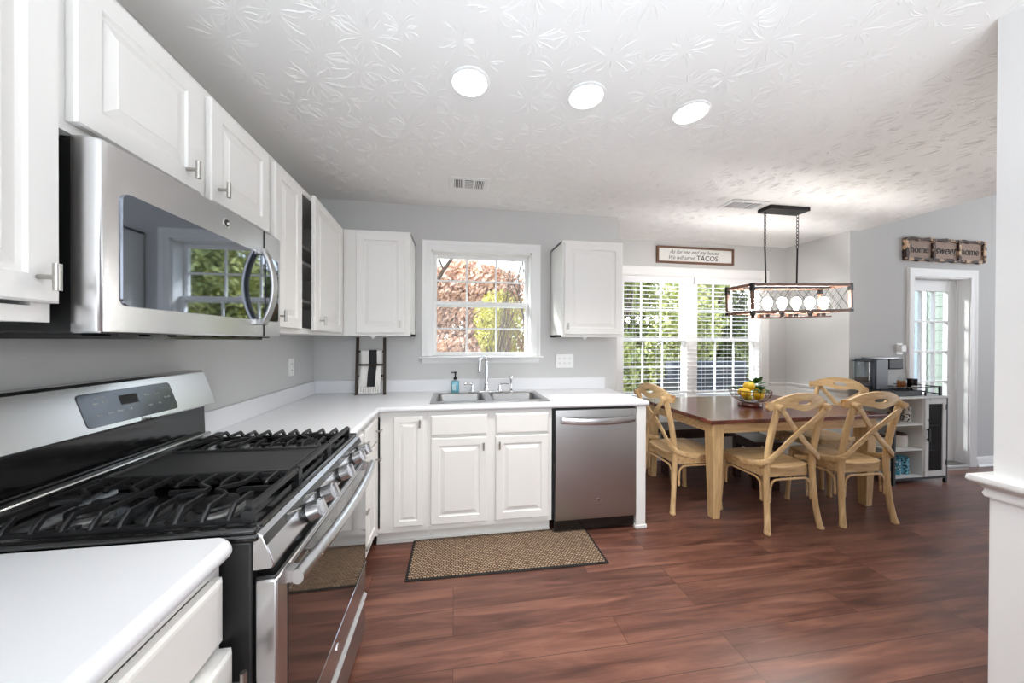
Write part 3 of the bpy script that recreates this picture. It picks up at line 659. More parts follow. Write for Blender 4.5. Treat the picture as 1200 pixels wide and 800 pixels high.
# base cabinets
FB = -.497; BL = Run('L', FB); BS = Run('S', 2.197); db = 2.807-2.197
GB = 'white base cabinets'
c = cabinet('base_cabinet', 'white drawer base cabinet in front of the range, cut off at the lower left', BL, -.05, .784, 0, .875, -XL+FB, GB, toe=.1)
door(BL, -.03, .765, .708, .843, c, FLATP, 'drawer', t=.022)
dw = MB(); dw.panel(BL.P(-.03, .040, .42), (0, 1, 0), (0, 0, 1), (1, 0, 0), .795, .272, .038, FLATP); d2 = dw.build('drawer', 'cab', c)
pull(BL, .745, .63, d2, out=.040)
dw = MB(); dw.panel(BL.P(-.03, .022, .13), (0, 1, 0), (0, 0, 1), (1, 0, 0), .795, .27, .02, FLATP); dw.build('drawer', 'cab', c)
f = MB(); rbox(f, BL, .72, .755, -.018, -.001, .69, .71); f.build('drawer_rail', 'cabin', c)
# narrow drawers right after the range, then door unit
c = cabinet('base_cabinet', 'narrow white four-drawer base cabinet just beyond the range', BL, 1.562, 1.868, 0, .875, -XL+FB, GB, toe=.1)
zs = [(.135, .31), (.325, .50), (.515, .69), (.705, .845)]
for z0_, z1_ in zs:
    dr_ = door(BL, 1.585, 1.85, z0_, z1_, c, FLATP, 'drawer'); pull(BL, 1.82, (z0_+z1_)/2+.02, dr_, horiz=True)
c = cabinet('base_cabinet', 'white base cabinet with one drawer and one door in the corner of the counter', BL, 1.87, 2.197, 0, .875, -XL+FB, GB, toe=.1)
pull(BL, 2.13, .775, door(BL, 1.895, 2.165, .705, .845, c, FLATP, 'drawer'), horiz=True)
pull(BL, 2.12, .60, door(BL, 1.895, 2.165, .135, .69, c), horiz=True, L=.04)
MB().box(-.4965, 2.166, .1, -.4785, 2.1955, .875).build('corner_post', 'cab', c)
c = cabinet('base_cabinet', 'narrow white one-door base cabinet left of the sink', BS, -.497, -.168, 0, .875, db, GB, toe=.1)
pull(BS, -.215, .805, door(BS, -.381, -.195, .139, .848, c))
f = MB(); rbox(f, BS, -.494, -.36, -.017, 0, .13, .845); f.build('filler', 'cab', c)
c = cabinet('base_cabinet', 'wide two-door white base cabinet under the sink', BS, -.167, .672, 0, .875, db, GB, toe=.1, top=False)
door(BS, -.146, .222, .717, .851, c, FLATP, 'false_drawer'); door(BS, .279, .644, .717, .851, c, FLATP, 'false_drawer')
pull(BS, .196, .645, door(BS, -.146, .222, .137, .701, c)); pull(BS, .303, .645, door(BS, .279, .644, .137, .701, c))
f = MB(); rbox(f, BS, .215, .286, -.018, 0, .13, .845); rbox(f, BS, -.14, .215, -.018, 0, .69, .73); rbox(f, BS, .286, .645, -.018, 0, .69, .73); f.build('center_stile', 'cab', c)
# end panel
t = MB(); rbox(t, BS, 1.292, 1.366, -.60, .018, 0, .8755); rbox(t, BS, 1.287, 1.375, -.60, .024, 0, .025)
tag(recenter(t.build('end_panel', 'cab', bevel=.004)), 'white end panel closing the counter run right of the dishwasher', 'panel')

# dishwasher
t = thing('dishwasher', 'stainless steel dishwasher with bowed bar handle', 'dishwasher', (.985, 2.48, 0))
MB().box(.680, 2.20, .1, 1.286, 2.79, .868).build('tub', 'blackm', t)
dp = MB().prism([(2.20, .097), (2.176, .10), (2.168, .14), (2.166, .5), (2.168, .81), (2.176, .862), (2.20, .864)], 0, .692, 1.283); dp.build('door_panel', 'steelx', t, smooth=40)
MB().box(.692, 2.195, .02, 1.283, 2.23, .09).build('kick_plate', 'black', t)
hd = MB(); pts = []
for k in range(17): s_ = k/16*2-1; pts.append((.995+.268*s_, 2.150-.028*(1-s_*s_), .797-.010*(1-s_*s_)))
hd.band(pts, .046, .012, (0, -1, 0)); hd.box(.727, 2.15, .782, .742, 2.175, .812).box(1.248, 2.15, .782, 1.263, 2.175, .812)
hd.build('handle', 'steel', t, bevel=.003)
b_ = MB().lathe((1.0, 2.1665, .235), [(.010, 0), (.010, -.002)], axis=1).box(.975, 2.1645, .233, 1.025, 2.167, .237); b_.build('badge', 'chrome', t)

# ------------------------------------------------------------------ countertop with a sink cut-out
HX0, HX1, HY0, HY1 = -.135, .650, 2.275, 2.655
ct = MB(); Z0, Z1 = .8765, .914; FE = -.481; FS = 2.181
ct.box(XL+.001, 1.556, Z0, FE, Y1-.001, Z1)
ct.box(FE, FS, Z0, HX0, Y1-.001, Z1).box(HX1, FS, Z0, 1.372, Y1-.001, Z1).box(HX0, FS, Z0, HX1, HY0, Z1).box(HX0, HY1, Z0, HX1, Y1-.001, Z1)
def nosing(p0, p1, dirv, mb):
    r = (Z1-Z0)/2; pf = [(0, Z1)]+[(r*math.sin(a), (Z0+Z1)/2+r*math.cos(a)) for a in [PI*k/8 for k in range(9)]]+[(0, Z0)]
    mb.ring([[(p[0]+dirv[0]*o, p[1]+dirv[1]*o, z) for o, z in pf] for p in (p0, p1)])
nosing((FE, 1.556), (FE, FS-.0), (1, 0), ct); nosing((FE, FS), (1.372, FS), (0, -1), ct); nosing((1.372, FS), (1.372, Y1-.001), (1, 0), ct)
ct.sphere((1.372, FS, (Z0+Z1)/2), (Z1-Z0)/2, n=12, m=8)
o = ct.build('countertop', 'counter', smooth=35); tag(recenter(o), 'white laminate countertop running round the corner and under the sink', 'countertop', 'white countertops')
o = MB().box(XL+.001, 1.556, .9142, XL+.02, Y1-.001, 1.016).box(XL+.02, Y1-.02, .9142, 1.347, Y1-.001, 1.016).build('backsplash', 'counter', bevel=.003)
tag(recenter(o), 'low white backsplash strip along the wall behind the sink', 'backsplash')
ct = MB(); ct.box(XL+.001, -.6, Z0, FE-.02, .786, Z1).box(FE-.02, -.6, Z0, FE, .766, Z1); nosing((FE, -.6), (FE, .766), (1, 0), ct)
r_ = .02; rg = []
for k in range(7):
    a = PI/2*k/6; cx_, cy_ = FE-.02, .766; dv = (math.cos(a), math.sin(a)); rr = (Z1-Z0)/2
    rg.append([(cx_+dv[0]*(r_+o_), cy_+dv[1]*min(.02, r_+o_*.0), z) for o_, z in [(-r_, Z1), (0, Z1)]+[(rr*math.sin(b), (Z0+Z1)/2+rr*math.cos(b)) for b in [PI*q/8 for q in range(9)]]+[(0, Z0), (-r_, Z0)]])
ct.ring(rg)
o = ct.build('countertop', 'counter', smooth=35); tag(recenter(o), 'white countertop piece in front of the range, bottom left corner', 'countertop', 'white countertops')

# sink
t = thing('kitchen_sink', 'double-bowl stainless drop-in sink under the window', 'sink', (.26, 2.46, .914))
SX0, SX1, SY0, SY1 = -.160, .675, 2.245, 2.695
rim = MB(); zr = .9155; zt = .9205
def bowl_rings(x0, x1, y0, y1):
    R = []
    for (ins, z, r) in ((0, zt, .04), (.006, .914, .038), (.012, .80, .036), (.03, .745, .05), (.12, .735, .05)):
        R.append([(x, y, z) for x, y in rrect(x0+ins, x1-ins, y0+ins, y1-ins, r)])
    return R
B1 = (-.122, .222, 2.300, 2.655-.035); B2 = (.276, .637, 2.300, 2.655-.035)
rim.box(SX0, SY0, zr, SX1, B1[2], zt).box(SX0, B1[3], zr, SX1, SY1, zt).box(SX0, B1[2], zr, B1[0], B1[3], zt).box(B1[1], B1[2], zr, B2[0], B1[3], zt).box(B2[1], B1[2], zr, SX1, B1[3], zt)
rim.build('rim', 'steelx', t, bevel=.003)
for b_ in (B1, B2):
    q = MB(); R = bowl_rings(*b_); q.ring(R, cap=False); n_ = len(R[0]); q.add(R[-1], [tuple(range(n_))])
    o = q.build('bowl', 'sinkbowl', t, smooth=50); s_ = o.modifiers.new('s', 'SOLIDIFY'); s_.thickness = .0012
    MB().lathe(((b_[0]+b_[1])/2, (b_[2]+b_[3])/2, .7365), [(.045, 0), (.043, .003), (.03, .003), (.028, .001)]).build('drain', 'chrome', o, smooth=40)
# faucet
t = thing('faucet', 'chrome gooseneck faucet with two lever handles', 'faucet', (.262, 2.662, zt))
MB().box(.12, 2.637, zt, .40, 2.687, zt+.012).build('deck_plate', 'chrome', t, bevel=.005)
MB().lathe((.262, 2.662, zt+.012), [(.024, 0), (.024, .01), (.017, .03), (.015, .05), (.020, .055), (.020, .065), (.013, .075)]).build('base', 'chrome', t, smooth=40)
pts = [(.262, 2.662, zt+.08), (.262, 2.662, 1.16)]
for k in range(13):
    a = PI*k/12; rr_ = .040*(1-math.cos(a)); pts.append((.262-.74*rr_, 2.662-.67*rr_, 1.165+.042*math.sin(a)))
pts += [(.202, 2.606, 1.135), (.200, 2.604, 1.11)]
MB().tube(pts, [.0135]*2+[.0115]*(len(pts)-2), 14).lathe((.200, 2.604, 1.085), [(.013, 0), (.015, .006), (.013, .024), (.010, .03)]).build('spout', 'chrome', t, smooth=50)
for sx_, x in ((-1, .150), (1, .372)):
    h = MB().lathe((x, 2.662, zt+.012), [(.020, 0), (.018, .012), (.010, .03), (.012, .045), (.009, .058)])
    h.tube([(x, 2.662, zt+.066), (x+sx_*.018, 2.655, zt+.072), (x+sx_*.042, 2.650, zt+.074), (x+sx_*.070, 2.645, zt+.072)], [.012, .009, .006, .011], 10)
    h.build('handle', 'chrome', t, smooth=50)
t = MB().lathe((.468, 2.665, zt), [(.018, 0), (.018, .008), (.011, .014), (.013, .03), (.009, .045), (.011, .09), (.0145, .11), (.012, .13), (.010, .135)])
o = t.build('side_sprayer', 'chrome', smooth=50); tag(recenter(o), 'chrome side sprayer standing right of the faucet', 'sprayer')
# soap bottle
t = thing('soap_bottle', 'teal hand soap bottle with black pump beside the faucet', 'bottle', (.012, 2.715, .9142))
bx = MB(); R = []
for z, s_ in ((.9142, .92), (.918, 1), (.996, 1), (1.008, .93), (1.017, .6), (1.021, .42)):
    R.append([(.012+(x)*s_, 2.72+(y)*s_, z) for x, y in rrect(-.031, .031, -.02, .02, .012)])
bx.ring(R[:4]); bx.build('bottle_body', 'soap', t, smooth=40)
bx = MB(); bx.ring(R[3:]); bx.build('shoulder', 'clear', t, smooth=40)
MB().box(-.012, 2.6985, .935, .018, 2.6998, .985).build('label_patch', 'label', t)
MB().lathe((.012, 2.72, 1.021), [(.014, 0), (.014, .016), (.006, .02), (.006, .05), (.010, .052), (.010, .062), (.004, .064)]).box(-.022, 2.715, 1.074, .014, 2.725, 1.082).build('pump', 'rubber', t, smooth=40)

# small ladder with towel
t = thing('decor_ladder', 'small dark wooden ladder leaning on the wall behind the counter', 'ladder', (-.64, 2.70, .9142))
def rail_pt(s_, z): f_ = (z-.9142)/(1.362-.9142); return Vector((s_*(.105-.002*f_)-.640-.018*f_, 2.672+.098*f_, z))
for s_ in (-1, 1):
    a, b = rail_pt(s_, .9150), rail_pt(s_, 1.362); h = .010
    q = MB(); q.hexa([a+Vector((x*h, y*h, 0)) for x, y in ((-1, -1), (1, -1), (1, 1), (-1, 1))], [b+Vector((x*h, y*h, 0)) for x, y in ((-1, -1), (1, -1), (1, 1), (-1, 1))])
    q.build('side_rail', 'ladder', t, bevel=.0015)
for z in (1.06, 1.145, 1.25):
    MB().tube([rail_pt(-1, z), rail_pt(1, z)], .0075, 10).build('rung', 'ladder', t, smooth=50)
t = thing('hand_towel', 'white fringed hand towel with black stripe hanging on the small ladder', 'towel', (-.66, 2.72, .93))
yu = rail_pt(0, 1.25).y
RY = lambda z: rail_pt(0, z).y
prof_ = [(RY(.985)-.016, .978), (RY(1.06)-.014, 1.05), (RY(1.10)-.004, 1.10), (RY(1.145)+.013, 1.145), (RY(1.2)+.002, 1.20), (RY(1.25)-.011, 1.247), (RY(1.25)-.007, 1.258), (RY(1.25), 1.2615), (RY(1.25)+.007, 1.258), (RY(1.25)+.012, 1.245), (RY(1.15)+.020, 1.15), (RY(1.1)+.018, 1.11)]
xs = [-.728, -.708, -.690, -.674, -.668, -.650, -.630, -.612, -.606, -.588, -.568]
q = MB(); vs = []
for j, (y, z) in enumerate(prof_):
    for i, x in enumerate(xs): vs.append((x+.0, y-.003*math.sin(i*1.7+j*.3), z))
n_ = len(xs)
for j in range(len(prof_)-1):
    for i in range(n_-1):
        q.cur = 1 if 4 <= i < 8 else 0
        a = j*n_+i; q.f.append([a, a+1, a+n_+1, a+n_]); q.mi.append(q.cur)
q.v = [Vector(v) for v in vs]
o = q.build('towel_cloth', ['towel', 'towelb'], t, smooth=60); s_ = o.modifiers.new('s', 'SOLIDIFY'); s_.thickness = .004
q = MB()
for k in range(9):
    x = -.720+k*.0180; y, z = prof_[0]; q.tube([(x, y, z), (x+.002, y-.004, z-.018), (x-.001, y-.006, z-.026), (x, y-.008, z-.048)], [.005, .010, .005, .010], 7)
q.build('fringe', 'towel', t, smooth=60)

# wall plates
def plate_thing(label, c, ax, w_, h_, gangs, cat='outlet', name='outlet_plate'):
    t = thing(name, label, cat, c); q = MB()
    x, y, z = c
    if ax == 'S': q.box(x-w_/2, y-.006, z-h_/2, x+w_/2, y-.0005, z+h_/2)
    else: q.box(x+.0005, y-w_/2, z-h_/2, x+.006, y+w_/2, z+h_/2)
    q.build('cover', 'plastic', t, bevel=.002)
    for k in range(gangs):
        off = (k-(gangs-1)/2)*.045; q = MB(); sl = MB()
        for s_ in (-1, 1):
            if ax == 'S':
                q.box(x+off-.013, y-.0075, z+s_*.021-.014, x+off+.013, y-.006, z+s_*.021+.014)
                for e in (-1, 1): sl.box(x+off+e*.006-.001, y-.0082, z+s_*.021-.004, x+off+e*.006+.001, y-.0075, z+s_*.021+.006)
            else:
                q.box(x+.006, y+off-.013, z+s_*.021-.014, x+.0075, y+off+.013, z+s_*.021+.014)
                for e in (-1, 1): sl.box(x+.0075, y+off+e*.006-.001, z+s_*.021-.004, x+.0082, y+off+e*.006+.001, z+s_*.021+.006)
        r_ = q.build('receptacle', 'plastic', t); sl.build('slots', 'slot', r_)
    return t
plate_thing('white double outlet plate on the wall right of the sink window', (.972, Y1, 1.163), 'S', .165, .122, 3)
plate_thing('white outlet plate on the left wall under the corner cabinet', (XL, 2.44, 1.153), 'L', .072, .12, 1)
t = plate_thing('white outlet with plugged adapter above the coffee maker', (4.565, Y3, 1.27), 'S', .075, .118, 1)
MB().box(4.535, Y3-.04, 1.24, 4.60, Y3-.009, 1.31).build('adapter', 'plastic', t, bevel=.004)
plate_thing('white outlet low on the grey wall right of the door', (5.965, Y3, .40), 'S', .072, .118, 1)

# ------------------------------------------------------------------ range
t = thing('gas_range', 'stainless and black freestanding gas range with cast iron grates', 'range', (-.76, 1.17, 0))
RY0, RY1 = .792, 1.549; RXF = -.437
MB().box(XL+.004, RY0, .03, RXF-.002, RY1, .895).build('body', 'blackm', t, bevel=.004)
ft = MB()
for x in (XL+.06, RXF-.06):
    for y in (RY0+.05, RY1-.05): ft.cyl((x, y, 0), (x, y, .03), .018)
ft.build('levelling_feet', 'blackm', t)
ck = MB(); # cooktop with rounded raised rim
ck.box(XL+.09, RY0-.003, .895, RXF+.012, RY1+.003, .912); ck.build('cooktop', 'black', t, bevel=.006)
rm = MB(); rm.box(XL+.09, RY0-.003, .911, RXF+.008, RY0+.02, .926).box(XL+.09, RY1-.02, .911, RXF+.008, RY1+.003, .926).box(RXF-.03, RY0+.02, .911, RXF+.008, RY1-.02, .926)
rm.build('cooktop_rim', 'black', t, bevel=.006)
MB().box(XL+.0775, RY0+.01, .9125, XL+.104, RY1-.01, .958).build('rear_trim', 'steel', t, bevel=.006)
# back guard
bgd = MB().prism([(XL+.004, .90), (XL+.076, .90), (XL+.070, 1.066), (XL+.004, 1.066)], 1, RY0, RY1); bgd.build('backguard_base', 'black', t, bevel=.003)
P_ = [(XL+.004, 1.068), (-.999, 1.070), (-.996, 1.078), (-1.040, 1.204), (-1.050, 1.212), (XL+.004, 1.213)]
q = MB().prism(P_, 1, RY0-.004, RY1+.004); bgp = q.build('backguard', 'steel', t, bevel=.004)
sl = Vector((-1.040+.996, 0, 1.204-1.078)).normalized(); nn = Vector((sl.z, 0, -sl.x))
O = Vector((-.996, 0, 1.078))
q = MB()
pl = [(y, s_) for y, s_ in rrect(1.065, 1.365, .012, .112, .012)]
q.ring([[O+Vector((0, y, 0))+sl*s_+nn*d_ for y, s_ in pl] for d_ in (-.002, .002)]); q.build('control_panel', 'rglass', t, smooth=40)
q = MB(); q.ring([[O+Vector((0, y, 0))+sl*s_+nn*d_ for y, s_ in ((1.175, .062), (1.232, .062), (1.232, .092), (1.175, .092))] for d_ in (.001, .0026)]); q.build('display', 'slot', t)
rotp = Matrix(((0, sl.x, nn.x), (1, sl.y, nn.y), (0, sl.z, nn.z))).to_euler()
for (b_, y, s_, sz) in (('Bake', 1.105, .080, .008), ('Broil', 1.130, .080, .008), ('Convection', 1.118, .096, .007), ('Lock', 1.105, .045, .008), ('Start', 1.135, .045, .008), ('Clock', 1.165, .045, .008), ('Off', 1.195, .045, .009), ('Timer', 1.265, .08, .008), ('Oven', 1.30, .08, .008), ('Light', 1.265, .045, .008), ('Set', 1.30, .045, .008), ('On Off', 1.335, .06, .008)):
    p = O+Vector((0, y, 0))+sl*s_+nn*.0028; text(b_, sz, p, rotp, 'signw', t, 'key_lettering', ext=.0002)
p = O+Vector((0, 1.225, 0))+sl*-.004+nn*.0012
text('Adora', .014, O+Vector((0, 1.235, 0))+sl*.004+nn*.001, rotp, 'ink', t, 'lettering', .3, .0002)
# front control panel (sloped) and knobs
q = MB().prism([(RXF-.002, .828), (RXF+.040, .832), (RXF+.044, .842), (RXF+.020, .905), (RXF+.008, .912), (RXF-.002, .912)], 1, RY0+.002, RY1-.002)
q.build('control_fascia', 'steel', t, bevel=.003)
s2 = Vector((-.024, 0, .063)).normalized(); n2 = Vector((s2.z, 0, -s2.x)); Of = Vector((RXF+.044, 0, .842))
q = MB(); q.ring([[Of+Vector((0, y, 0))+s2*s_+n2*d_ for y, s_ in ((RY0+.003, .046), (RY1-.003, .046), (RY1-.003, .0675), (RY0+.003, .0675))] for d_ in (-.001, .001)]); q.build('fascia_strip', 'black', t)
for y in (.975, 1.075, 1.235, 1.39, 1.475):
    k = MB(); c0 = Of+Vector((0, y, 0))+s2*.022
    k.cyl(c0, c0+n2*.010, .026, .025, 24); kb = k.build('knob_bezel', 'black', t, smooth=40)
    k = MB(); k.cyl(c0+n2*.010, c0+n2*.040, .0255, .0235, 24)
    e = n2; uu = Vector((0, 1, 0)); vv = e.cross(uu)
    k.hexa([c0+e*.036+uu*a*.007+vv*b*.021 for a, b in ((-1, -1), (1, -1), (1, 1), (-1, 1))], [c0+e*.052+uu*a*.006+vv*b*.020 for a, b in ((-1, -1), (1, -1), (1, 1), (-1, 1))])
    k.build('knob', 'steel', t, smooth=40)
# oven door
DX0, DX1 = RXF+.002, RXF+.048
q = MB().box(DX0, RY0+.004, .228, DX1, RY1-.004, .806); od = q.build('oven_door', 'steel', t, bevel=.005)
MB().box(DX1-.006, RY0+.052, .345, DX1+.0018, RY1-.012, .792).build('door_glass', 'bglass', od, bevel=.0015)
MB().box(DX1-.004, RY0+.005, .340, DX1+.003, RY1-.005, .346).build('door_trim_line', 'chrome', od)
q = MB().box(DX0+.001, RY0+.006, .8055, DX1-.002, RY1-.006, .814); q.build('door_top_cap', 'black', od, bevel=.003)
q = MB()
for y in (.90, 1.06, 1.22, 1.38):
    for k in range(4): q.box(DX1+.0012, y-.05, .744+k*.009, DX1+.0026, y+.05, .748+k*.009)
q.build('door_vents', 'nickel', od)
MB().lathe((DX1-.001, 1.184, .292), [(.014, 0), (.014, .004), (.010, .006)], axis=0).build('badge', 'chrome', od, smooth=40)
hd = MB(); pts = []
for k in range(21): s_ = k/20*2-1; pts.append((DX1+.032+.022*(1-s_*s_), (RY0+RY1)/2+.352*s_, .792))
hd.tube(pts, .0175, 14, 1.0, .85)
for y in (RY0+.045, RY1-.045): hd.hexa([(DX1-.002, y-.015, .776), (DX1+.035, y-.013, .780), (DX1+.035, y+.013, .780), (DX1-.002, y+.015, .776)], [(DX1-.002, y-.015, .806), (DX1+.035, y-.013, .802), (DX1+.035, y+.013, .802), (DX1-.002, y+.015, .806)])
hd.build('handle', 'steel', od, smooth=50)
q = MB().box(DX0, RY0+.004, .045, DX1-.002, RY1-.004, .216); q.build('storage_drawer', 'steelx', t, bevel=.006)
MB().prism([(DX1-.004, .190), (DX1+.006, .196), (DX1+.008, .206), (DX1-.004, .214)], 1, RY0+.01, RY1-.01).build('drawer_lip', 'steel', t)
MB().box(RXF-.001, RY0+.02, .81, RXF+.03, RY1-.02, .832).build('vent_gap', 'black', t)
# burners, grates, griddle
def burner(x, y, r, nm='burner'):
    b = MB().lathe((x, y, .9125), [(r*1.25, 0), (r*1.25, .004), (r, .006), (r, .014), (r*.9, .016)]); o = b.build(nm, 'steelx', t, smooth=40)
    MB().lathe((x, y, .9285), [(r*.95, 0), (r*1.0, .003), (r*.97, .008), (r*.8, .010)]).build('burner_cap', 'iron', o, smooth=40)
for x, y, r in ((-.585, .915, .046), (-.86, .915, .036), (-.585, 1.425, .038), (-.86, 1.425, .046), (-.72, 1.17, .036)): burner(x, y, r)
GX0, GX1 = -.965, -.462; GZ = .952
def bar(mb, pts, w_=.0085, h_=.014): mb.band(pts, w_, h_, (0, 0, 1))
def grate(y0, y1, mirror):
    g = MB()
    bar(g, [(GX0, y0, GZ-.022), (GX1, y0, GZ-.022)], .012, .010); bar(g, [(GX0, y1, GZ-.022), (GX1, y1, GZ-.022)], .012, .010)
    bar(g, [(GX0, y0, GZ-.004), (GX0, y1, GZ-.004)], .013, .016); bar(g, [(GX1, y0, GZ+.002), (GX1, y1, GZ+.002)], .015, .016)
    for x in (GX0, GX1):
        for y in (y0, y1): g.box(x-.010, y-.008, .9265, x+.010, y+.008, GZ+.002)
    for x in (GX0+.17, GX1-.17):
        for y in (y0, y1): g.box(x-.006, y-.006, .9265, x+.006, y+.006, GZ-.01)
    W_ = y1-y0; ym = (y0+y1)/2; zl, zh = GZ-.021, GZ+.005
    n_ = 9
    for k in range(n_):
        x = GX0+(GX1-GX0)*(k+.75)/(n_+.5); kind = 'zfzcfzfzf'[k]; sg = 1 if k in (0, 5, 2) else -1
        F = lambda dx, f_, z=zh: (x+dx, y0+W_*f_, z)
        if kind == 'z': bar(g, [F(0, 0, zl), F(0, .02, GZ-.012), F(0, .09), F(0, .34), F(sg*.014, .40), F(sg*.040, .47), F(sg*.040, .53), F(sg*.014, .60), F(0, .66), F(0, .91), F(0, .98, GZ-.012), F(0, 1, zl)])
        elif kind == 'f':
            bar(g, [F(0, 0, zl), F(0, .02, GZ-.012), F(0, .09), F(0, .34), F(0, .37, GZ)]); bar(g, [F(0, 1, zl), F(0, .98, GZ-.012), F(0, .91), F(0, .66), F(0, .63, GZ)])
        else: bar(g, [F(0, 0, zl), F(0, .02, GZ-.012), F(0, .09), F(0, .91), F(0, .98, GZ-.012), F(0, 1, zl)])
    for cx in (-.585, -.86):
        for sg in (-1, 1): bar(g, [(cx+sg*.12, ym, GZ+.002), (cx+sg*.045, ym, GZ+.002), (cx+sg*.035, ym, GZ-.004)])
    return g.build('grate', 'iron', t, smooth=30)
grate(.822, 1.052, 1); grate(1.296, 1.522, -1)
g = MB(); gy0, gy1 = 1.062, 1.286
g.box(GX0, gy0, .930, GX1-.03, gy1, GZ-.004).box(GX0, gy0, GZ-.006, GX0+.012, gy1, GZ+.006).box(GX0, gy0, GZ-.006, GX1-.03, gy0+.008, GZ+.003).box(GX0, gy1-.008, GZ-.006, GX1-.03, gy1, GZ+.003).box(GX0+.02, gy0+.02, .9125, GX0+.04, gy0+.04, .931).box(GX1-.07, gy1-.04, .9125, GX1-.05, gy1-.02, .931).box(GX0+.02, gy1-.04, .9125, GX0+.04, gy1-.02, .931).box(GX1-.07, gy0+.02, .9125, GX1-.05, gy0+.04, .931)
g.build('griddle', 'griddle', t, bevel=.003)
g = MB(); bar(g, [(GX1, gy0-.004, GZ+.002), (GX1, gy1+.004, GZ+.002)], .015, .016)
for y in (gy0+.006, gy1-.006): g.box(GX1-.008, y-.006, .9265, GX1+.008, y+.006, GZ)
g.build('front_grate_bar', 'iron', t, smooth=30)

# ------------------------------------------------------------------ floor mat
t = thing('floor_mat', 'brown basket-weave kitchen mat with black border in front of the sink', 'mat', (.333, 2.062, 0), world=False)
t.rotation_euler = (0, 0, math.radians(-.7))
MB().box(-.598, -.198, .001, .598, .198, .006).build('border', 'rubber', t, bevel=.002)
MB().box(-.582, -.183, .0055, .582, .183, .010).build('woven_top', 'weave', t)

# ------------------------------------------------------------------ signs
t = thing('framed_sign', 'long white framed taco quote sign above the nook window', 'sign', (2.73, Y2, 2.22))
sx0, sx1, sz0, sz1 = 2.245, 3.215, 2.222, 2.412; fw = .022
q = MB().box(sx0, Y2-.026, sz0, sx0+fw, Y2-.001, sz1).box(sx1-fw, Y2-.026, sz0, sx1, Y2-.001, sz1).box(sx0+fw, Y2-.026, sz0, sx1-fw, Y2-.001, sz0+fw).box(sx0+fw, Y2-.026, sz1-fw, sx1-fw, Y2-.001, sz1)
q.build('frame', 'frame', t, bevel=.002)
MB().box(sx0+fw, Y2-.012, sz0+fw, sx1-fw, Y2-.002, sz1-fw).build('board', 'signw', t)
text('As for me and my house', .062, (2.71, Y2-.014, 2.352), RF, 'inkg', t, shear=.45, sx=1.0)
text('We will serve', .062, (2.545, Y2-.014, 2.288), RF, 'inkg', t, shear=.45, sx=.95)
text('TACOS', .080, (2.875, Y2-.014, 2.288), RF, 'ink', t, shear=.05, sx=1.05)
t = thing('wooden_sign', 'rustic burnt-edge wooden home sweet home sign above the door', 'sign', (5.13, Y3, 2.19))
hx0, hx1, hz0, hz1 = 4.600, 5.655, 2.188, 2.425
def wavy(x0, x1, z0, z1, y0, y1, n=18, amp=.006, horiz=True):
    mb = MB(); rg = []
    for k in range(n+1):
        f_ = k/n; a1 = amp*math.sin(k*2.3+x0*9); a2 = amp*math.sin(k*1.7+z0*7+1)
        if horiz: x = x0+(x1-x0)*f_; rg.append([(x, y0, z0+a1), (x, y1, z0+a1), (x, y1, z1+a2), (x, y0, z1+a2)])
        else: z = z0+(z1-z0)*f_; rg.append([(x0+a1, y0, z), (x0+a1, y1, z), (x1+a2, y1, z), (x1+a2, y0, z)])
    return mb.ring(rg)
ya, yb = Y3-.032, Y3-.001
pw = (hx1-hx0-.05)/3
for k in range(3): MB().box(hx0+.03+k*pw, Y3-.016, hz0+.02, hx0+.02+(k+1)*pw+.0, Y3-.002, hz1-.02).build('panel', 'burlap', t)
M['burntx'] = brushed_chip('burnt_rail', (196, 162, 130), (52, 30, 22), 17, .46)
wavy(hx0, hx1, hz0, hz0+.028, ya, yb).build('frame_rail', 'burntx', t); wavy(hx0, hx1, hz1-.028, hz1, ya, yb).build('frame_rail', 'burntx', t)
for k in range(4):
    x = hx0+.014+k*(hx1-hx0-.028)/3; wavy(x-.017, x+.017, hz0+.01, hz1-.01, ya-.003, yb, 10, .004, False).build('frame_stile', 'burnt', t)
for k, (w_, sh) in enumerate((('home', 0), ('sweet', .4), ('home', 0))):
    text(w_, .115 if k != 1 else .125, (hx0+.025+(k+.5)*pw, Y3-.018, (hz0+hz1)/2), RF, 'ink', t, shear=sh, sx=.92)

# ------------------------------------------------------------------ ceiling fixtures
def downlight(x, y, label, watts=6.3, vis=True):
    t = thing('recessed_light', label, 'ceiling light', (x, y, ZC), group='recessed ceiling lights')
    MB().lathe((x, y, ZC-.001), [(.088, 0), (.086, -.005), (.076, -.008), (.074, -.004), (.074, -.0005)]).build('trim_ring', 'white', t, smooth=50)
    MB().lathe((x, y, ZC-.001), [(.074, -.0005), (.074, -.0045), (.04, -.0055), (.01, -.0058)]).build('diffuser', 'led', t, smooth=50)
    l = lamp('downlight_lamp', 'AREA', (0, 0, -.02), (0, 0, 0), watts, (1, .97, .92), shape='DISK', size=.15, spread=math.radians(105)); l.parent = t
downlight(.065, 1.44, 'round lit ceiling light nearest the microwave')
downlight(.597, 1.44, 'middle round lit ceiling light of the row of three')
downlight(1.146, 1.466, 'round lit ceiling light nearest the chandelier')
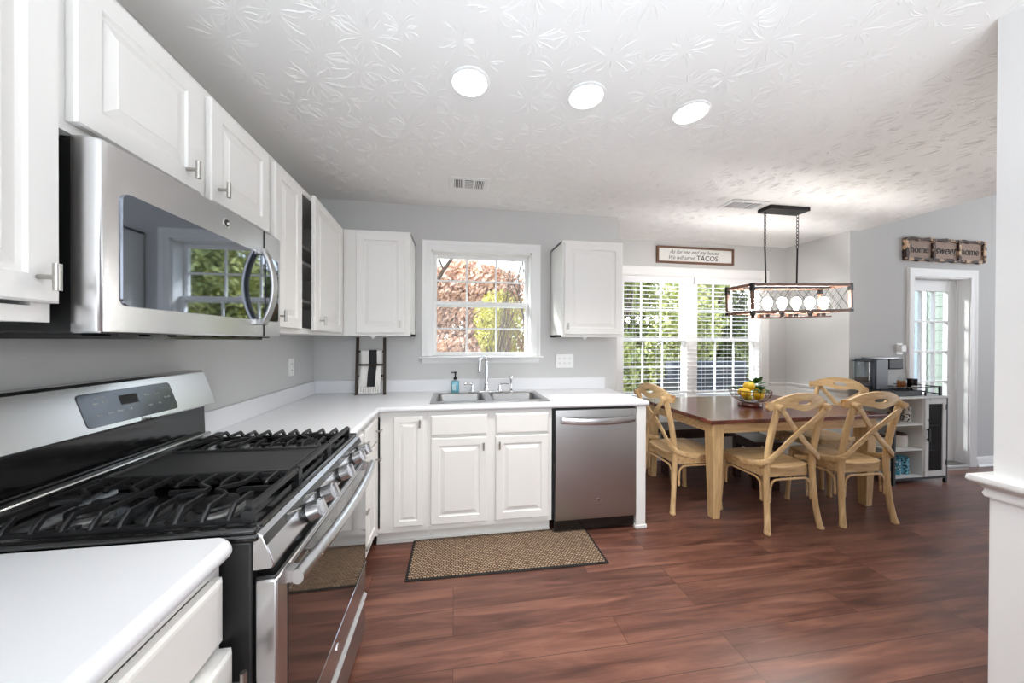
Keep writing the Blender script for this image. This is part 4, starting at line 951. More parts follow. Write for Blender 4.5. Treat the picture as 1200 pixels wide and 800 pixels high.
def vent(x0, x1, y0, y1, label, cols):
    t = thing('ceiling_vent', label, 'air vent', ((x0+x1)/2, (y0+y1)/2, ZC), group='ceiling vents')
    z = ZC-.001
    MB().box(x0, y0, z-.008, x1, y1, z).build('frame', 'white', t, bevel=.004)
    w_ = (x1-x0-.06)/3
    for k in range(3):
        a = x0+.03+k*w_+.008; b = a+w_-.016; q = MB().box(a, y0+.035, z-.0095, b, y1-.035, z-.0078); pn = q.build('vent_opening', 'ventin', t)
        q = MB()
        if k == 1: 
            n_ = 6
            for i in range(n_): yy = y0+.038+(y1-y0-.076)*(i+.3)/n_; q.box(a, yy, z-.0125, b, yy+.006, z-.0095)
        else:
            n_ = 5
            for i in range(n_): xx = a+(b-a)*(i+.3)/n_; q.box(xx, y0+.035, z-.0125, xx+.005, y1-.035, z-.0095)
        q.build('louvers', 'white', pn)
vent(-.038, .245, 2.27, 2.455, 'white ceiling vent above the sink window', 3)
vent(2.18, 2.51, 2.30, 2.47, 'white ceiling vent beside the chandelier canopy', 3)

# chandelier: tilted, slightly turned open box of wood with wire lattice
t = thing('chandelier', 'rectangular farmhouse chandelier with six bulbs above the dining table', 'chandelier', (2.83, 2.42, 1.70), world=False)
def L_(x, y, z): return Vector((x, y, z))
tilt = Matrix.Rotation(math.radians(-2.1), 4, 'Y'); rz = Matrix.Rotation(math.radians(3.1), 4, 'Z'); TT = rz @ tilt
hx, hy, hz = .505, .113, .1075
fwv = .011
def frame_bar(a, b, w_=fwv, m='lampwood', nm='frame_bar'):
    q = MB(TT); a, b = Vector(a), Vector(b)
    q.box(min(a.x, b.x)-w_, min(a.y, b.y)-w_, min(a.z, b.z)-w_, max(a.x, b.x)+w_, max(a.y, b.y)+w_, max(a.z, b.z)+w_); return q.build(nm, m, t, bevel=.0015)
for sz in (-1, 1):
    for sy in (-1, 1): frame_bar((-hx+.02, sy*hy, sz*hz), (hx-.02, sy*hy, sz*hz))
    for sx_ in (-1, 1): frame_bar((sx_*hx, -hy+.02, sz*hz), (sx_*hx, hy-.02, sz*hz))
for sx_ in (-1, 1):
    for sy in (-1, 1):
        frame_bar((sx_*hx, sy*hy, -hz+.03), (sx_*hx, sy*hy, hz-.03), nm='corner_post')
        for sz in (-1, 1):
            q = MB(TT)
            q.box(sx_*hx-.0125, sy*hy-.0125, sz*hz-.0125, sx_*hx+.0125, sy*hy+.0125, sz*hz+.0125).box(sx_*hx-.0125, sy*hy-.0125, sz*(hz-.035)-.012, sx_*hx+.0125, sy*hy+.0125, sz*(hz-.015)+.004)
            q.build('corner_bracket', 'bronze', t)
wl = MB(TT)
for sy in (-1, 1):
    n_ = 5; w_ = 2*hx/n_
    for k in range(n_):
        x = -hx+w_*k
        wl.tube([(x, sy*hy, -hz), (x+w_, sy*hy, hz)], .0016, 5).tube([(x, sy*hy, hz), (x+w_, sy*hy, -hz)], .0016, 5)
        if k < n_-1: wl.tube([(x+w_/2, sy*hy, -hz), (x+w_*1.5, sy*hy, hz)], .0011, 5).tube([(x+w_/2, sy*hy, hz), (x+w_*1.5, sy*hy, -hz)], .0011, 5)
for sx_ in (-1, 1):
    for (a, b) in ((-1, 0), (0, 1), (-.5, .5)):
        wl.tube([(sx_*hx, a*hy, -hz), (sx_*hx, b*hy, hz)], .0015, 5).tube([(sx_*hx, a*hy, hz), (sx_*hx, b*hy, -hz)], .0015, 5)
wl.build('wire_lattice', 'bronze', t)
MB(TT).box(-.44, -.018, -hz-.050, .44, .018, -hz-.038).build('socket_bar', 'lampwood', t, bevel=.002)
MB(TT).box(-.45, -.012, hz-.012, .45, .012, hz).build('top_bar', 'bronze', t)
cl_ = MB(TT)
for x in (-.3, 0, .3): cl_.box(x-.02, -hy, -hz-.018, x+.02, hy, -hz-.011).box(x-.02, -.012, -hz-.038, x+.02, .012, -hz-.018)
cl_.build('cross_bar', 'lampwood', t)
for k in range(6):
    x = -.375+k*.15
    so = MB(TT).lathe((x, 0, -hz-.038), [(.013, 0), (.013, .02), (.020, .022), (.020, .042), (.014, .046), (.014, .056)], 16).build('socket', 'bronze', t, smooth=40)
    MB(TT).lathe((x, 0, -hz+.018), [(.012, 0), (.016, .015), (.028, .038), (.034, .062), (.033, .078), (.026, .096), (.012, .107), (.002, .110)], 18).build('bulb', 'bulb', so, smooth=60)
zt_ = ZC-1.70
rods = []
for i, xx in enumerate((-.235, .085)):
    b0 = TT @ Vector((xx, 0, hz)); top = Vector((b0.x*1.0, 0, .44))
    MB().tube([b0, top], .006, 10).build('rod', 'bronze', t, smooth=40)
    q = MB(); z = .455; k = 0
    while z < zt_-.045:
        c_ = Vector((top.x, 0, z)); pts = []
        for j in range(12):
            a = 2*PI*j/12; du_, dv_ = .009*math.cos(a), .019*math.sin(a)
            pts.append(c_+(Vector((du_, 0, dv_)) if k % 2 else Vector((0, du_, dv_))))
        q.tube(pts, .0022, 6, closed=True, cap=False); z += .029; k += 1
    q.build('chain', 'bronze', t, smooth=60)
MB().box(-.265, -.075, zt_-.030, .115, .045, zt_-.0005).build('canopy', 'bronze', t, bevel=.002)
q = MB()
for x in (-.15, 0.0): q.cyl((x, -.075, zt_-.015), (x, -.080, zt_-.015), .004)
q.build('canopy_screws', 'black', t)

# ------------------------------------------------------------------ dining table
TX0, TX1, TY0, TY1 = 1.872, 3.455, 2.150, 3.115
t = thing('dining_table', 'wooden dining table with dark reddish top and pale oak legs', 'table', ((TX0+TX1)/2, (TY0+TY1)/2, 0))
MB().box(TX0, TY0, .730, TX1, TY1, .760).build('tabletop', 'top', t, bevel=.003)
q = MB()
ix = .055
q.box(TX0+ix, TY0+ix, .648, TX1-ix, TY0+ix+.022, .7295).box(TX0+ix, TY1-ix-.022, .648, TX1-ix, TY1-ix, .7295).box(TX0+ix, TY0+ix, .648, TX0+ix+.022, TY1-ix, .7295).box(TX1-ix-.022, TY0+ix, .648, TX1-ix, TY1-ix, .7295)
q.build('apron', 'oaky', t, bevel=.002)
for x in (TX0+.05, TX1-.05-.088):
    for y in (TY0+.045, TY1-.045-.088):
        cx_, cy_ = x+.044, y+.044; q = MB()
        q.box(x, y, .62, x+.088, y+.088, .7293)
        q.hexa([(cx_+a*.028, cy_+b*.028, 0) for a, b in ((-1, -1), (1, -1), (1, 1), (-1, 1))], [(cx_+a*.044, cy_+b*.044, .62) for a, b in ((-1, -1), (1, -1), (1, 1), (-1, 1))])
        q.build('leg', 'oak', t, bevel=.002)

# benches
def bench(label, cx_, cy_, L, Wd, rz_, H=.455, plank=True):
    t = thing('dining_bench', label, 'bench', (cx_, cy_, 0), rz_, world=False)
    MB().box(-L/2, -Wd/2, H-.03, L/2, Wd/2, H).build('bench_seat', 'darkwood', t, bevel=.004)
    MB().box(-L/2+.04, -Wd/2+.03, H-.10, L/2-.04, -Wd/2+.05, H-.03).box(-L/2+.04, Wd/2-.05, H-.10, L/2-.04, Wd/2-.03, H-.03).build('apron', 'darkwood', t)
    for x in (-L/2+.06, L/2-.06):
        for y in (-Wd/2+.05, Wd/2-.05): MB().box(x-.025, y-.025, 0, x+.025, y+.025, H-.03).build('leg', 'darkwood', t, bevel=.002)
bench('long dark wooden bench under the nook window behind the table', 2.635, 3.145, 1.16, .31, 0)
bench('short dark wooden bench tucked between the two front chairs', 2.84, 2.74, .40, .26, math.radians(78), .44)

# ------------------------------------------------------------------ dining chair (faces +y)
def make_chair(label):
    t = thing('dining_chair', label, 'chair', (0, 0, 0), group='oak cross-back dining chairs', world=False)
    # seat: saddle-shaped, rounded trapezoid
    nx, ny = 16, 14; top = []; bot = []
    def sp(i, j):
        u_ = i/nx*2-1; v_ = j/ny*2-1; wd = .205+.022*(v_+1)/2
        # rounded square
        x = u_*math.sqrt(max(0, 1-.30*v_**2*abs(u_)**2*1.0)); y = v_*math.sqrt(max(0, 1-.26*u_**2*abs(v_)**2))
        edge = max(abs(u_), abs(v_)); z = .457
        dip = .010*math.exp(-((abs(u_)-.42)/.24)**2)*math.exp(-((v_+.15)/.6)**2); z -= dip
        z -= .010*max(0, (edge-.85)/.15)**2
        return Vector((x*wd, y*.215+.005, z))
    g = MB(); 
    for j in range(ny+1):
        for i in range(nx+1): g.v.append(sp(i, j))
    for j in range(ny+1):
        for i in range(nx+1): p = sp(i, j).copy(); p.z = .430; p.x *= .985; p.y = (p.y-.005)*.985+.005; g.v.append(p)
    n1 = (nx+1)*(ny+1); idx = lambda i, j, k=0: k*n1+j*(nx+1)+i
    for j in range(ny):
        for i in range(nx):
            g.f.append([idx(i, j), idx(i+1, j), idx(i+1, j+1), idx(i, j+1)]); g.f.append([idx(i, j, 1), idx(i, j+1, 1), idx(i+1, j+1, 1), idx(i+1, j, 1)])
    for i in range(nx):
        g.f.append([idx(i, 0), idx(i, 0, 1), idx(i+1, 0, 1), idx(i+1, 0)]); g.f.append([idx(i, ny), idx(i+1, ny), idx(i+1, ny, 1), idx(i, ny, 1)])
    for j in range(ny):
        g.f.append([idx(0, j), idx(0, j+1), idx(0, j+1, 1), idx(0, j, 1)]); g.f.append([idx(nx, j), idx(nx, j, 1), idx(nx, j+1, 1), idx(nx, j+1)])
    g.mi = [0]*len(g.f); g.build('seat', 'oaky', t, smooth=50)
    a = MB(); pts = [(x, y) for x, y in rrect(-.195, .195, -.190, .200, .05)]
    a.ring([[(x, y, z) for x, y in pts] for z in (.372, .4295)]); a.build('seat_apron', 'oaky', t, bevel=.003)
    # legs
    for s_ in (-1, 1):
        pts = [(s_*.222, -.232, .012), (s_*.216, -.226, .05), (s_*.205, -.212, .16), (s_*.198, -.200, .30), (s_*.194, -.196, .44), (s_*.192, -.205, .56), (s_*.191, -.228, .70), (s_*.190, -.262, .84), (s_*.190, -.275, .895)]
        q = MB().tube(pts, [.0205, .0185, .018, .019, .0205, .0205, .020, .020, .018], 14)
        q.cyl((s_*.190, -.262, .893), (s_*.190, -.308, .883), .0235, .0235, 18)
        lg = q.build('rear_leg', 'oak', t, smooth=50)
        MB().lathe((s_*.223, -.233, 0), [(.0205, 0), (.0225, .006), (.0215, .016), (.018, .022)], 16).build('foot', 'oaky', lg, smooth=50)
        pts = [(s_*.205, .195, .012), (s_*.200, .188, .15), (s_*.188, .178, .375), (s_*.187, .176, .428)]
        lg = MB().tube(pts, [.0165, .0165, .019, .019], 14).build('front_leg', 'oak', t, smooth=50)
        MB().lathe((s_*.205, .195, 0), [(.018, 0), (.020, .006), (.019, .016), (.016, .022)], 16).build('foot', 'oaky', lg, smooth=50)
    # bentwood brackets under the seat
    def bracket(A, B):
        A, B = Vector(A), Vector(B); d_ = (B-A).normalized(); nrm = Vector((d_.y, -d_.x, 0)); pts = []
        for P0, sg in ((A, 1), (B, -1)):
            seg = [P0+d_*sg*.012+Vector((0, 0, .205)), P0+d_*sg*.014+Vector((0, 0, .29))]
            for k in range(6):
                an = PI/2*k/5; seg.append(P0+d_*sg*(.016+.055*(1-math.cos(an)))+Vector((0, 0, .305+.055*math.sin(an))))
            pts += seg if sg == 1 else seg[::-1]
        MB().band(pts, .013, .011, nrm).build('bent_brace', 'oaky', t, smooth=50)
    rl, rr_, fl_, fr2 = (-.185, -.205, 0), (.185, -.205, 0), (-.182, .180, 0), (.182, .180, 0)
    bracket(rl, rr_); bracket(fl_, fr2); bracket((-.198, -.175, 0), (-.195, .155, 0)); bracket((.198, -.175, 0), (.195, .155, 0))
    # crossed back bands wrapping forward onto the seat sides
    for s_ in (-1, 1):
        o_ = .0065*s_
        pts = [(-s_*.176, -.290, .868), (-s_*.150, -.292, .842), (-s_*.075, -.272+o_, .775), (0, -.252+o_, .705), (s_*.09, -.240+o_, .620), (s_*.160, -.236, .552), (s_*.205, -.232, .512), (s_*.236, -.198, .486), (s_*.248, -.145, .469), (s_*.250, -.085, .455), (s_*.249, -.035, .446)]
        ups = [(0, -1, 0)]*6+[(s_*.5, -1, 0), (s_, -.6, 0), (s_, -.2, 0), (s_, 0, 0), (s_, 0, 0)]
        q = MB().band(pts, .036, .011, ups); q.build('back_brace', 'oaky', t, smooth=50)
    sc = MB()
    for s_ in (-1, 1): sc.lathe((s_*.243, -.045, .444), [(.005, -.002), (.005, .001)] if s_ > 0 else [(.005, -.001), (.005, .002)], 10, axis=0)
    # top rail: curved, wavy underside, with a hand slot
    q = MB(); n_ = 40; cols = []
    for k in range(n_+1):
        s_ = k/n_*2-1; x = .246*s_
        y = -.292+.050*s_*s_
        zt2 = .988-.086*abs(s_)**2.2; zb = .877-.012*math.cos(s_*PI*2*.92)-.008*abs(s_)**3
        if abs(s_) > .93: e_ = (abs(s_)-.93)/.07; zm_ = (zt2+zb)/2; hh = (zt2-zb)/2*math.sqrt(max(.02, 1-e_*e_)); zt2, zb = zm_+hh, zm_-hh
        sl_ = .0150*math.sqrt(max(0, 1-(x/.054)**4)) if abs(x) < .054 else 0; zc_ = .922+.0*x
        cols.append((x, y, zb, zc_-sl_, zc_+sl_, zt2))
    th = .010
    for side in (-1, 1):
        for (x, y, zb, a_, b_, zt2) in cols:
            for z in (zb, a_, b_, zt2): q.v.append(Vector((x, y+side*th, z)))
    nc = n_+1; I = lambda k, r_, sd: sd*nc*4+k*4+r_
    for k in range(n_):
        for (r0, r1) in ((0, 1), (2, 3)):
            q.f.append([I(k, r0, 0), I(k+1, r0, 0), I(k+1, r1, 0), I(k, r1, 0)]); q.f.append([I(k, r0, 1), I(k, r1, 1), I(k+1, r1, 1), I(k+1, r0, 1)])
        for r_ in (0, 3): q.f.append([I(k, r_, 0), I(k, r_, 1), I(k+1, r_, 1), I(k+1, r_, 0)])
        if abs(cols[k][0]) < .054 or abs(cols[k+1][0]) < .054:
            for r_ in (1, 2): q.f.append([I(k, r_, 0), I(k+1, r_, 0), I(k+1, r_, 1), I(k, r_, 1)])
    for k in (0, n_):
        q.f.append([I(k, 0, 0), I(k, 3, 0), I(k, 3, 1), I(k, 0, 1)])
    q.mi = [0]*len(q.f); o = q.build('top_rail', 'oaky', t, smooth=45)
    return t
ch = make_chair('oak cross-back dining chair at the near side of the table, nearer the dishwasher')
ch.location = (2.383, 2.225, 0); ch.rotation_euler = (0, 0, math.radians(1))
for (x, y, a, lab) in ((3.020, 2.215, -1.5, 'oak cross-back dining chair at the near side of the table, nearer the coffee bar'),
                       (1.915, 2.545, -90, 'oak cross-back dining chair at the table end next to the counter'),
                       (3.510, 2.735, 90, 'oak cross-back dining chair at the far table end facing the kitchen')):
    c = copy_tree(ch); c.location = (x, y, 0); c.rotation_euler = (0, 0, math.radians(a)); c['label'] = lab

# ------------------------------------------------------------------ fruit bowl
bc = Vector((2.662, 2.62, .7602))
t = thing('fruit_bowl', 'open wire fruit bowl on a wooden foot at the table centre', 'bowl', bc)
MB().lathe(bc, [(.088, 0), (.094, .006), (.094, .022), (.088, .030), (.03, .031)]).build('foot', 'top', t, smooth=40)
q = MB()
def br_(z): f_ = (z-.036)/.104; return .052+.106*math.sqrt(max(0, f_*(2-f_)))
for z in (.036, .075, .14):
    q.tube([bc+Vector((br_(z)*math.cos(2*PI*k/32), br_(z)*math.sin(2*PI*k/32), z)) for k in range(32)], .0032, 6, closed=True, cap=False)
for k in range(20):
    a = 2*PI*k/20; q.tube([bc+Vector((br_(z)*math.cos(a), br_(z)*math.sin(a), z)) for z in (.036, .045, .06, .085, .11, .14)], .0018, 5)
q.lathe(bc, [(.056, .031), (.056, .036)], 24)
q.build('wire_basket', 'bowl', t, smooth=60)
def lemon(p, a, b, lab, m='lemon', r=.040):
    R = Matrix.Rotation(a, 3, 'Z') @ Matrix.Rotation(b, 3, 'Y')
    q = MB(Matrix.Translation(p) @ R.to_4x4()); prof = []
    for k in range(15):
        th = PI*k/14; z = -math.cos(th)*1.22; rr = math.sin(th)**.9
        if k in (0, 14): rr = .03; z *= 1.13
        elif k in (1, 13): rr = .20; z *= 1.05
        prof.append((rr*r+.0003, z*r))
    q.lathe((0, 0, 0), prof, 16)
    o = q.build('lemon', m, smooth=60); o.data.transform(Matrix.Translation(-Vector(p))); o.location = p
    tag(o, lab, 'lemon', 'lemons in the fruit bowl')
C = lambda x, y, z: tuple(bc+Vector((x, y, z)))
lemon(C(-.082, -.035, .122), .3, 1.4, 'bright lemon at the window side of the fruit bowl, resting on the rim')
lemon(C(.015, .025, .172), -.2, 1.5, 'topmost yellow lemon heaped in the centre of the fruit bowl')
lemon(C(.0, -.085, .110), 1.0, 1.5, 'yellow lemon half hidden by leaves at the front of the bowl')
lemon(C(.088, -.005, .128), .8, 1.3, 'yellow lemon under the leafy sprig on the door side of the bowl')
lemon(C(-.03, -.005, .074), 1.8, 1.4, 'greenish lemon low in the bowl, seen through the wire', 'limey', .030)
lemon(C(.045, -.035, .074), -.5, 1.5, 'orange-yellow lemon low inside the wire bowl under the leafy side', 'lemon', .027)
lemon(C(.0, .085, .11), .5, 1.5, 'lemon at the back of the bowl under the heap', 'lemon', .034)
def sprig(p, lab, n_, seed, spread=.05):
    rnd = random.Random(seed); q = MB()
    for k in range(n_):
        a = rnd.uniform(0, 2*PI); e = rnd.uniform(-.2, 1.0); d_ = Vector((math.cos(a)*math.cos(e), math.sin(a)*math.cos(e), math.sin(e)))
        s_ = Vector((0, 0, 1)).cross(d_).normalized(); up = d_.cross(s_); o_ = Vector(p)+d_*rnd.uniform(.003, spread*.3); Ln = rnd.uniform(.8, 1.2)*spread; Wd = Ln*.27
        pts = [o_, o_+d_*Ln*.3+s_*Wd+up*.004, o_+d_*Ln*.7+s_*Wd*.8+up*.003, o_+d_*Ln-up*.004, o_+d_*Ln*.7-s_*Wd*.8+up*.003, o_+d_*Ln*.3-s_*Wd+up*.004]
        mid = [o_+d_*Ln*.3, o_+d_*Ln*.7]
        q.add(pts+mid, [(0, 1, 6), (1, 2, 7, 6), (2, 3, 7), (0, 6, 5), (6, 7, 4, 5), (7, 3, 4)])
        q.tube([Vector(p), o_], .0012, 4)
    o = q.build('leaf_sprig', 'fleaf', smooth=60); s2_ = o.modifiers.new('s', 'SOLIDIFY'); s2_.thickness = .0008
    o.data.transform(Matrix.Translation(-Vector(p))); o.location = p; tag(o, lab, 'leaves', 'leaf sprigs in the fruit bowl')
sprig(C(.105, .045, .178), 'tall green leaf sprig rising on the door side of the bowl', 11, 3, .085)
sprig(C(-.03, -.13, .150), 'dark green leaf sprig hanging over the front of the bowl', 8, 5, .06)
sprig(C(.045, -.135, .128), 'small green leaf sprig between the front lemons', 5, 8, .035)
sprig(C(-.125, .03, .15), 'thin pale leaf sprig at the window side of the bowl', 5, 9, .06)
sprig(C(.085, -.085, .018), 'small green leaf sprig lying at the foot of the bowl', 5, 12, .035)

# ------------------------------------------------------------------ coffee bar
t = thing('coffee_bar', 'white and black coffee bar cabinet with open shelves and mesh door', 'cabinet', (4.35, 2.62, 0))
KX0, KX1, KY0, KY1, KZ = 4.045, 4.675, 2.482, 2.752, .828
MB().box(KX0-.01, KY0-.012, KZ-.018, KX1+.012, KY1, KZ).build('top_board', 'distress', t, bevel=.002)
for (x, y) in ((KX0, KY0), (KX1-.02, KY0), (KX0, KY1-.02), (KX1-.02, KY1-.02)): MB().box(x, y, 0, x+.022, y+.02, KZ-.018).build('post', 'blackm', t)
q = MB()
for (x, y) in ((KX0, KY0), (KX1-.02, KY0), (KX0, KY1-.02), (KX1-.02, KY1-.02)): q.cyl((x+.011, y+.01, 0), (x+.011, y+.01, .004), .014)
MB().box(KX0+.02, KY0+.002, .045, KX1-.02, KY0+.018, .065).box(KX0+.002, KY0+.02, .045, KX0+.018, KY1-.02, .065).build('lower_rail', 'bronze', t)
for z in (.066, .318, .555): MB().box(KX0+.004, KY0+.006, z, 4.385, KY1-.004, z+.014).build('shelf', 'distress', t)
MB().box(4.385, KY0+.006, .066, 4.400, KY1-.004, KZ-.018).build('divider', 'distress', t)
MB().box(KX0+.022, KY1-.006, .066, KX1-.02, KY1-.002, KZ-.018).build('back_panel', 'distress', t)
MB().box(KX1-.018, KY0+.02, .066, KX1-.006, KY1-.02, KZ-.018).build('side_panel', 'distress', t)
for z in (.066, .30, .54): MB().box(4.400, KY0+.02, z, KX1-.02, KY1-.006, z+.012).build('shelf', 'distress', t)
q = MB(); a0, a1, b0, b1 = 4.402, 4.652, .07, KZ-.022
q.box(a0, KY0-.004, b0, a0+.042, KY0+.012, b1).box(a1-.042, KY0-.004, b0, a1, KY0+.012, b1).box(a0+.042, KY0-.004, b0, a1-.042, KY0+.012, b0+.05).box(a0+.042, KY0-.004, b1-.05, a1-.042, KY0+.012, b1)
dk = q.build('door', 'distress', t, bevel=.002)
MB().box(a0+.04, KY0+.003, b0+.048, a1-.04, KY0+.005, b1-.048).build('mesh_panel', 'mesh', dk)
MB().box(a0+.008, KY0-.026, .41, a0+.030, KY0-.018, .53).box(a0+.014, KY0-.02, .42, a0+.024, KY0-.003, .432).box(a0+.014, KY0-.02, .508, a0+.024, KY0-.003, .52).build('handle', 'bronze', dk)
q = MB()
for z in (.17, .70): q.box(a1-.008, KY0-.008, z, a1+.004, KY0+.002, z+.05)
q.build('hinges', 'bronze', dk)
# mugs behind the mesh door
def mug(x, y, z, m, lab, r=.036, h=.085, handle=True, grp='mugs in the coffee bar', rot=0):
    t = thing('mug', lab, 'mug', (x, y, z), rot, grp, world=False)
    MB().lathe((0, 0, 0), [(r*.85, 0), (r, .004), (r, h), (r-.004, h), (r-.004, .01), (.002, .008)], 22).build('cup', m, t, smooth=40)
    if handle: MB().tube([(r-.002+.022*math.sin(PI*k/8), 0, h*.5-h*.3*math.cos(PI*k/8)) for k in range(9)], .0045, 8).build('handle', m, t, smooth=60)
mug(4.52, 2.60, .5525, 'cream', 'pale mug on the top shelf behind the mesh door', rot=PI)
mug(4.53, 2.60, .3125, 'cream', 'pale mug on the middle shelf behind the mesh door', .042, .09, rot=0)
mug(4.52, 2.60, .0785, 'cream', 'pale mug on the bottom shelf behind the mesh door', rot=-.5)
mug(4.165, 2.56, .5695, 'tan', 'brown patterned mug at the left of the top open shelf', .038, .11)
mug(4.245, 2.60, .5695, 'tan', 'brown patterned mug in the middle of the top open shelf', .034, .14, False)
mug(4.325, 2.57, .5695, 'dots', 'white tumbler with black dots on the top open shelf', .036, .15, False)
mug(4.18, 2.56, .0805, 'bluew', 'blue and white wavy tumbler on the bottom open shelf', .040, .15, False)
mug(4.275, 2.56, .0805, 'bluepat', 'blue tumbler with dark spots on the bottom open shelf', .042, .165, False)
mug(4.35, 2.66, .0805, 'cream', 'cream tumbler at the back right of the bottom open shelf', .030, .15, False)
def canister(x, y, z, r, h, lab):
    t = thing('canister', lab, 'canister', (x, y, z), group='white canisters on the middle shelf')
    MB().lathe((x, y, z), [(r*.9, 0), (r, .01), (r, h*.8), (r*.94, h)], 26).build('jar', 'cream', t, smooth=40)
    MB().lathe((x, y, z+h), [(r*.96, 0), (r*.98, .006), (r*.9, .014), (.01, .016)], 26).build('lid', 'brownlid', t, smooth=40)
canister(4.265, 2.60, .3325, .072, .115, 'large white ceramic canister with brown lid on the middle shelf')
canister(4.125, 2.63, .3325, .052, .09, 'smaller white canister beside the black post on the middle shelf')

# wire tray, coffee maker and cups on top
zk = KZ+.0005
t = thing('wire_tray', 'low black metal rack under the coffee maker', 'tray', (4.25, 2.62, zk))
MB().box(4.08, 2.515, zk+.004, 4.43, 2.735, zk+.043).build('tray_drawer', 'bplastic', t, bevel=.003)
q = MB().box(3.92, 2.50, zk+.045, 4.45, 2.745, zk+.052)
for (x, y) in ((4.06, 2.50), (4.44, 2.50), (4.06, 2.735), (4.44, 2.735)): q.box(x, y, zk, x+.01, y+.01, zk+.05)
q.build('platform', 'bronze', t)
q = MB()
for z in (zk+.018, zk+.085): q.tube([(4.45, 2.505, z), (4.625, 2.505, z)], .005, 6).tube([(4.45, 2.735, z), (4.625, 2.735, z)], .005, 6).tube([(4.625, 2.505, z), (4.625, 2.735, z)], .005, 6)
for y in (2.505, 2.735): q.box(4.612, y-.007, zk, 4.634, y+.007, zk+.092)
q.tube([(3.92, 2.505, zk+.085), (4.45, 2.505, zk+.085)], .005, 6).tube([(3.92, 2.505, zk+.05), (3.92, 2.505, zk+.085)], .004, 6)
for x in (4.06, 4.25, 4.45): q.tube([(x, 2.505, zk+.05), (x, 2.505, zk+.085)], .004, 6)
q.build('guard_rail', 'bronze', t)
zp = zk+.0525
t = thing('coffee_maker', 'dark navy single-serve coffee maker with clear side tank', 'coffee maker', (4.15, 2.62, zp))
MB().box(3.985, 2.545, zp, 4.135, 2.72, zp+.295).build('tower', 'maker', t, bevel=.008)
MB().box(4.02, 2.56, zp+.295, 4.29, 2.69, zp+.312).build('lid', 'steel', t, bevel=.008)
MB().box(4.1355, 2.545, zp+.195, 4.315, 2.705, zp+.298).build('brew_head', 'bplastic', t, bevel=.012)
MB().box(4.1355, 2.60, zp+.022, 4.20, 2.705, zp+.195).box(4.1355, 2.56, zp, 4.345, 2.70, zp+.022).build('drip_tray', 'bplastic', t, bevel=.004)
MB().box(3.935, 2.57, zp+.03, 3.984, 2.70, zp+.27).build('water_tank', 'clear', t, bevel=.006)
MB().box(3.930, 2.565, zp+.27, 3.984, 2.705, zp+.278).build('tank_lid', 'bplastic', t)
MB().box(3.935, 2.57, zp, 3.984, 2.70, zp+.0295).build('tank_base', 'bplastic', t)
t.location += Vector((.018, .045, 0))
t = thing('syrup_bottle', 'small amber glass bottle beside the coffee maker', 'bottle', (4.285, 2.56, zp+.023))
MB().lathe((4.283, 2.575, zp+.023), [(.030, 0), (.034, .006), (.034, .07), (.026, .095), (.012, .11), (.012, .125), (.004, .126)], 22).build('glass', 'clear', t, smooth=40)
MB().lathe((4.283, 2.575, zp+.0245), [(.028, 0), (.0315, .006), (.0315, .064), (.01, .065)], 22).build('liquid', 'amber', t, smooth=40)
t = thing('glass_cup', 'smoked glass tumbler on the black rack by the door', 'cup', (4.40, 2.57, zp))
MB().lathe((4.40, 2.575, zp), [(.030, 0), (.036, .01), (.039, .105), (.036, .105), (.033, .012), (.002, .01)], 22).build('tumbler', 'smoke', t, smooth=40)
MB().lathe((4.40, 2.575, zp+.0125), [(.031, 0), (.034, .055), (.002, .056)], 22).build('contents', 'black', t, smooth=40)
t = MB().lathe((4.375, 2.536, zp+.0345), [(.008, -.034), (.018, -.020), (.023, 0), (.021, .004), (.004, .008)], 22)
o = t.build('spoon_rest', 'plastic', smooth=50); tag(recenter(o), 'small white spoon rest on the black rack', 'dish')

# ------------------------------------------------------------------ outside
struct('ground', MB().box(-20, Y2+.2, -.45, 26, 40, -.35), 'ground')
def leaves(mb, c, rad, n_, size, rnd, shell=.55):
    for _ in range(n_):
        while True:
            v = Vector((rnd.uniform(-1, 1), rnd.uniform(-1, 1), rnd.uniform(-1, 1)))
            if shell < v.length < 1: break
        p = Vector(c)+Vector((v.x*rad[0], v.y*rad[1], v.z*rad[2]))
        a = Vector((rnd.uniform(-1, 1), rnd.uniform(-1, 1), rnd.uniform(-1, 1))).normalized(); b = a.orthogonal().normalized(); s_ = size*rnd.uniform(.6, 1.3); cc = a.cross(b)
        mb.add([p-b*s_, p+cc*s_*.45+a*s_*.1, p+b*s_, p-cc*s_*.45+a*s_*.1], [(0, 1, 2, 3)])
def bush(label, c, rad, n_, size, m, seed, name='shrub'):
    rnd = random.Random(seed); t = thing(name, label, 'shrub', (c[0], c[1], -.35)); q = MB()
    for k in range(9):
        cc = (c[0]+rnd.uniform(-.6, .6)*rad[0], c[1]+rnd.uniform(-.5, .5)*rad[1], c[2]+rnd.uniform(-.6, .65)*rad[2])
        leaves(q, cc, [r_*rnd.uniform(.4, .6) for r_ in rad], n_//9, size, rnd, .3)
    q.build('foliage', m, t)
    s_ = MB()
    for k in range(6):
        a = rnd.uniform(0, 2*PI); s_.tube([(c[0]+.1*math.cos(a), c[1]+.1*math.sin(a), -.35), (c[0]+rad[0]*.3*math.cos(a), c[1]+rad[1]*.3*math.sin(a), c[2]), (c[0]+rad[0]*.6*math.cos(a), c[1]+rad[1]*.6*math.sin(a), c[2]+rad[2]*.6)], [.04, .025, .01], 6)
    s_.build('stems', 'bark', t)
bush('large sunlit broadleaf shrub outside the nook window, sink side', (3.5, 7.2, 1.25), (1.0, 1.0, 1.95), 13000, .085, 'lf1', 1)
bush('tall sunlit broadleaf shrub outside the middle of the nook window', (5.9, 7.4, 1.2), (1.0, 1.0, 2.1), 12000, .07, 'lf1', 2)
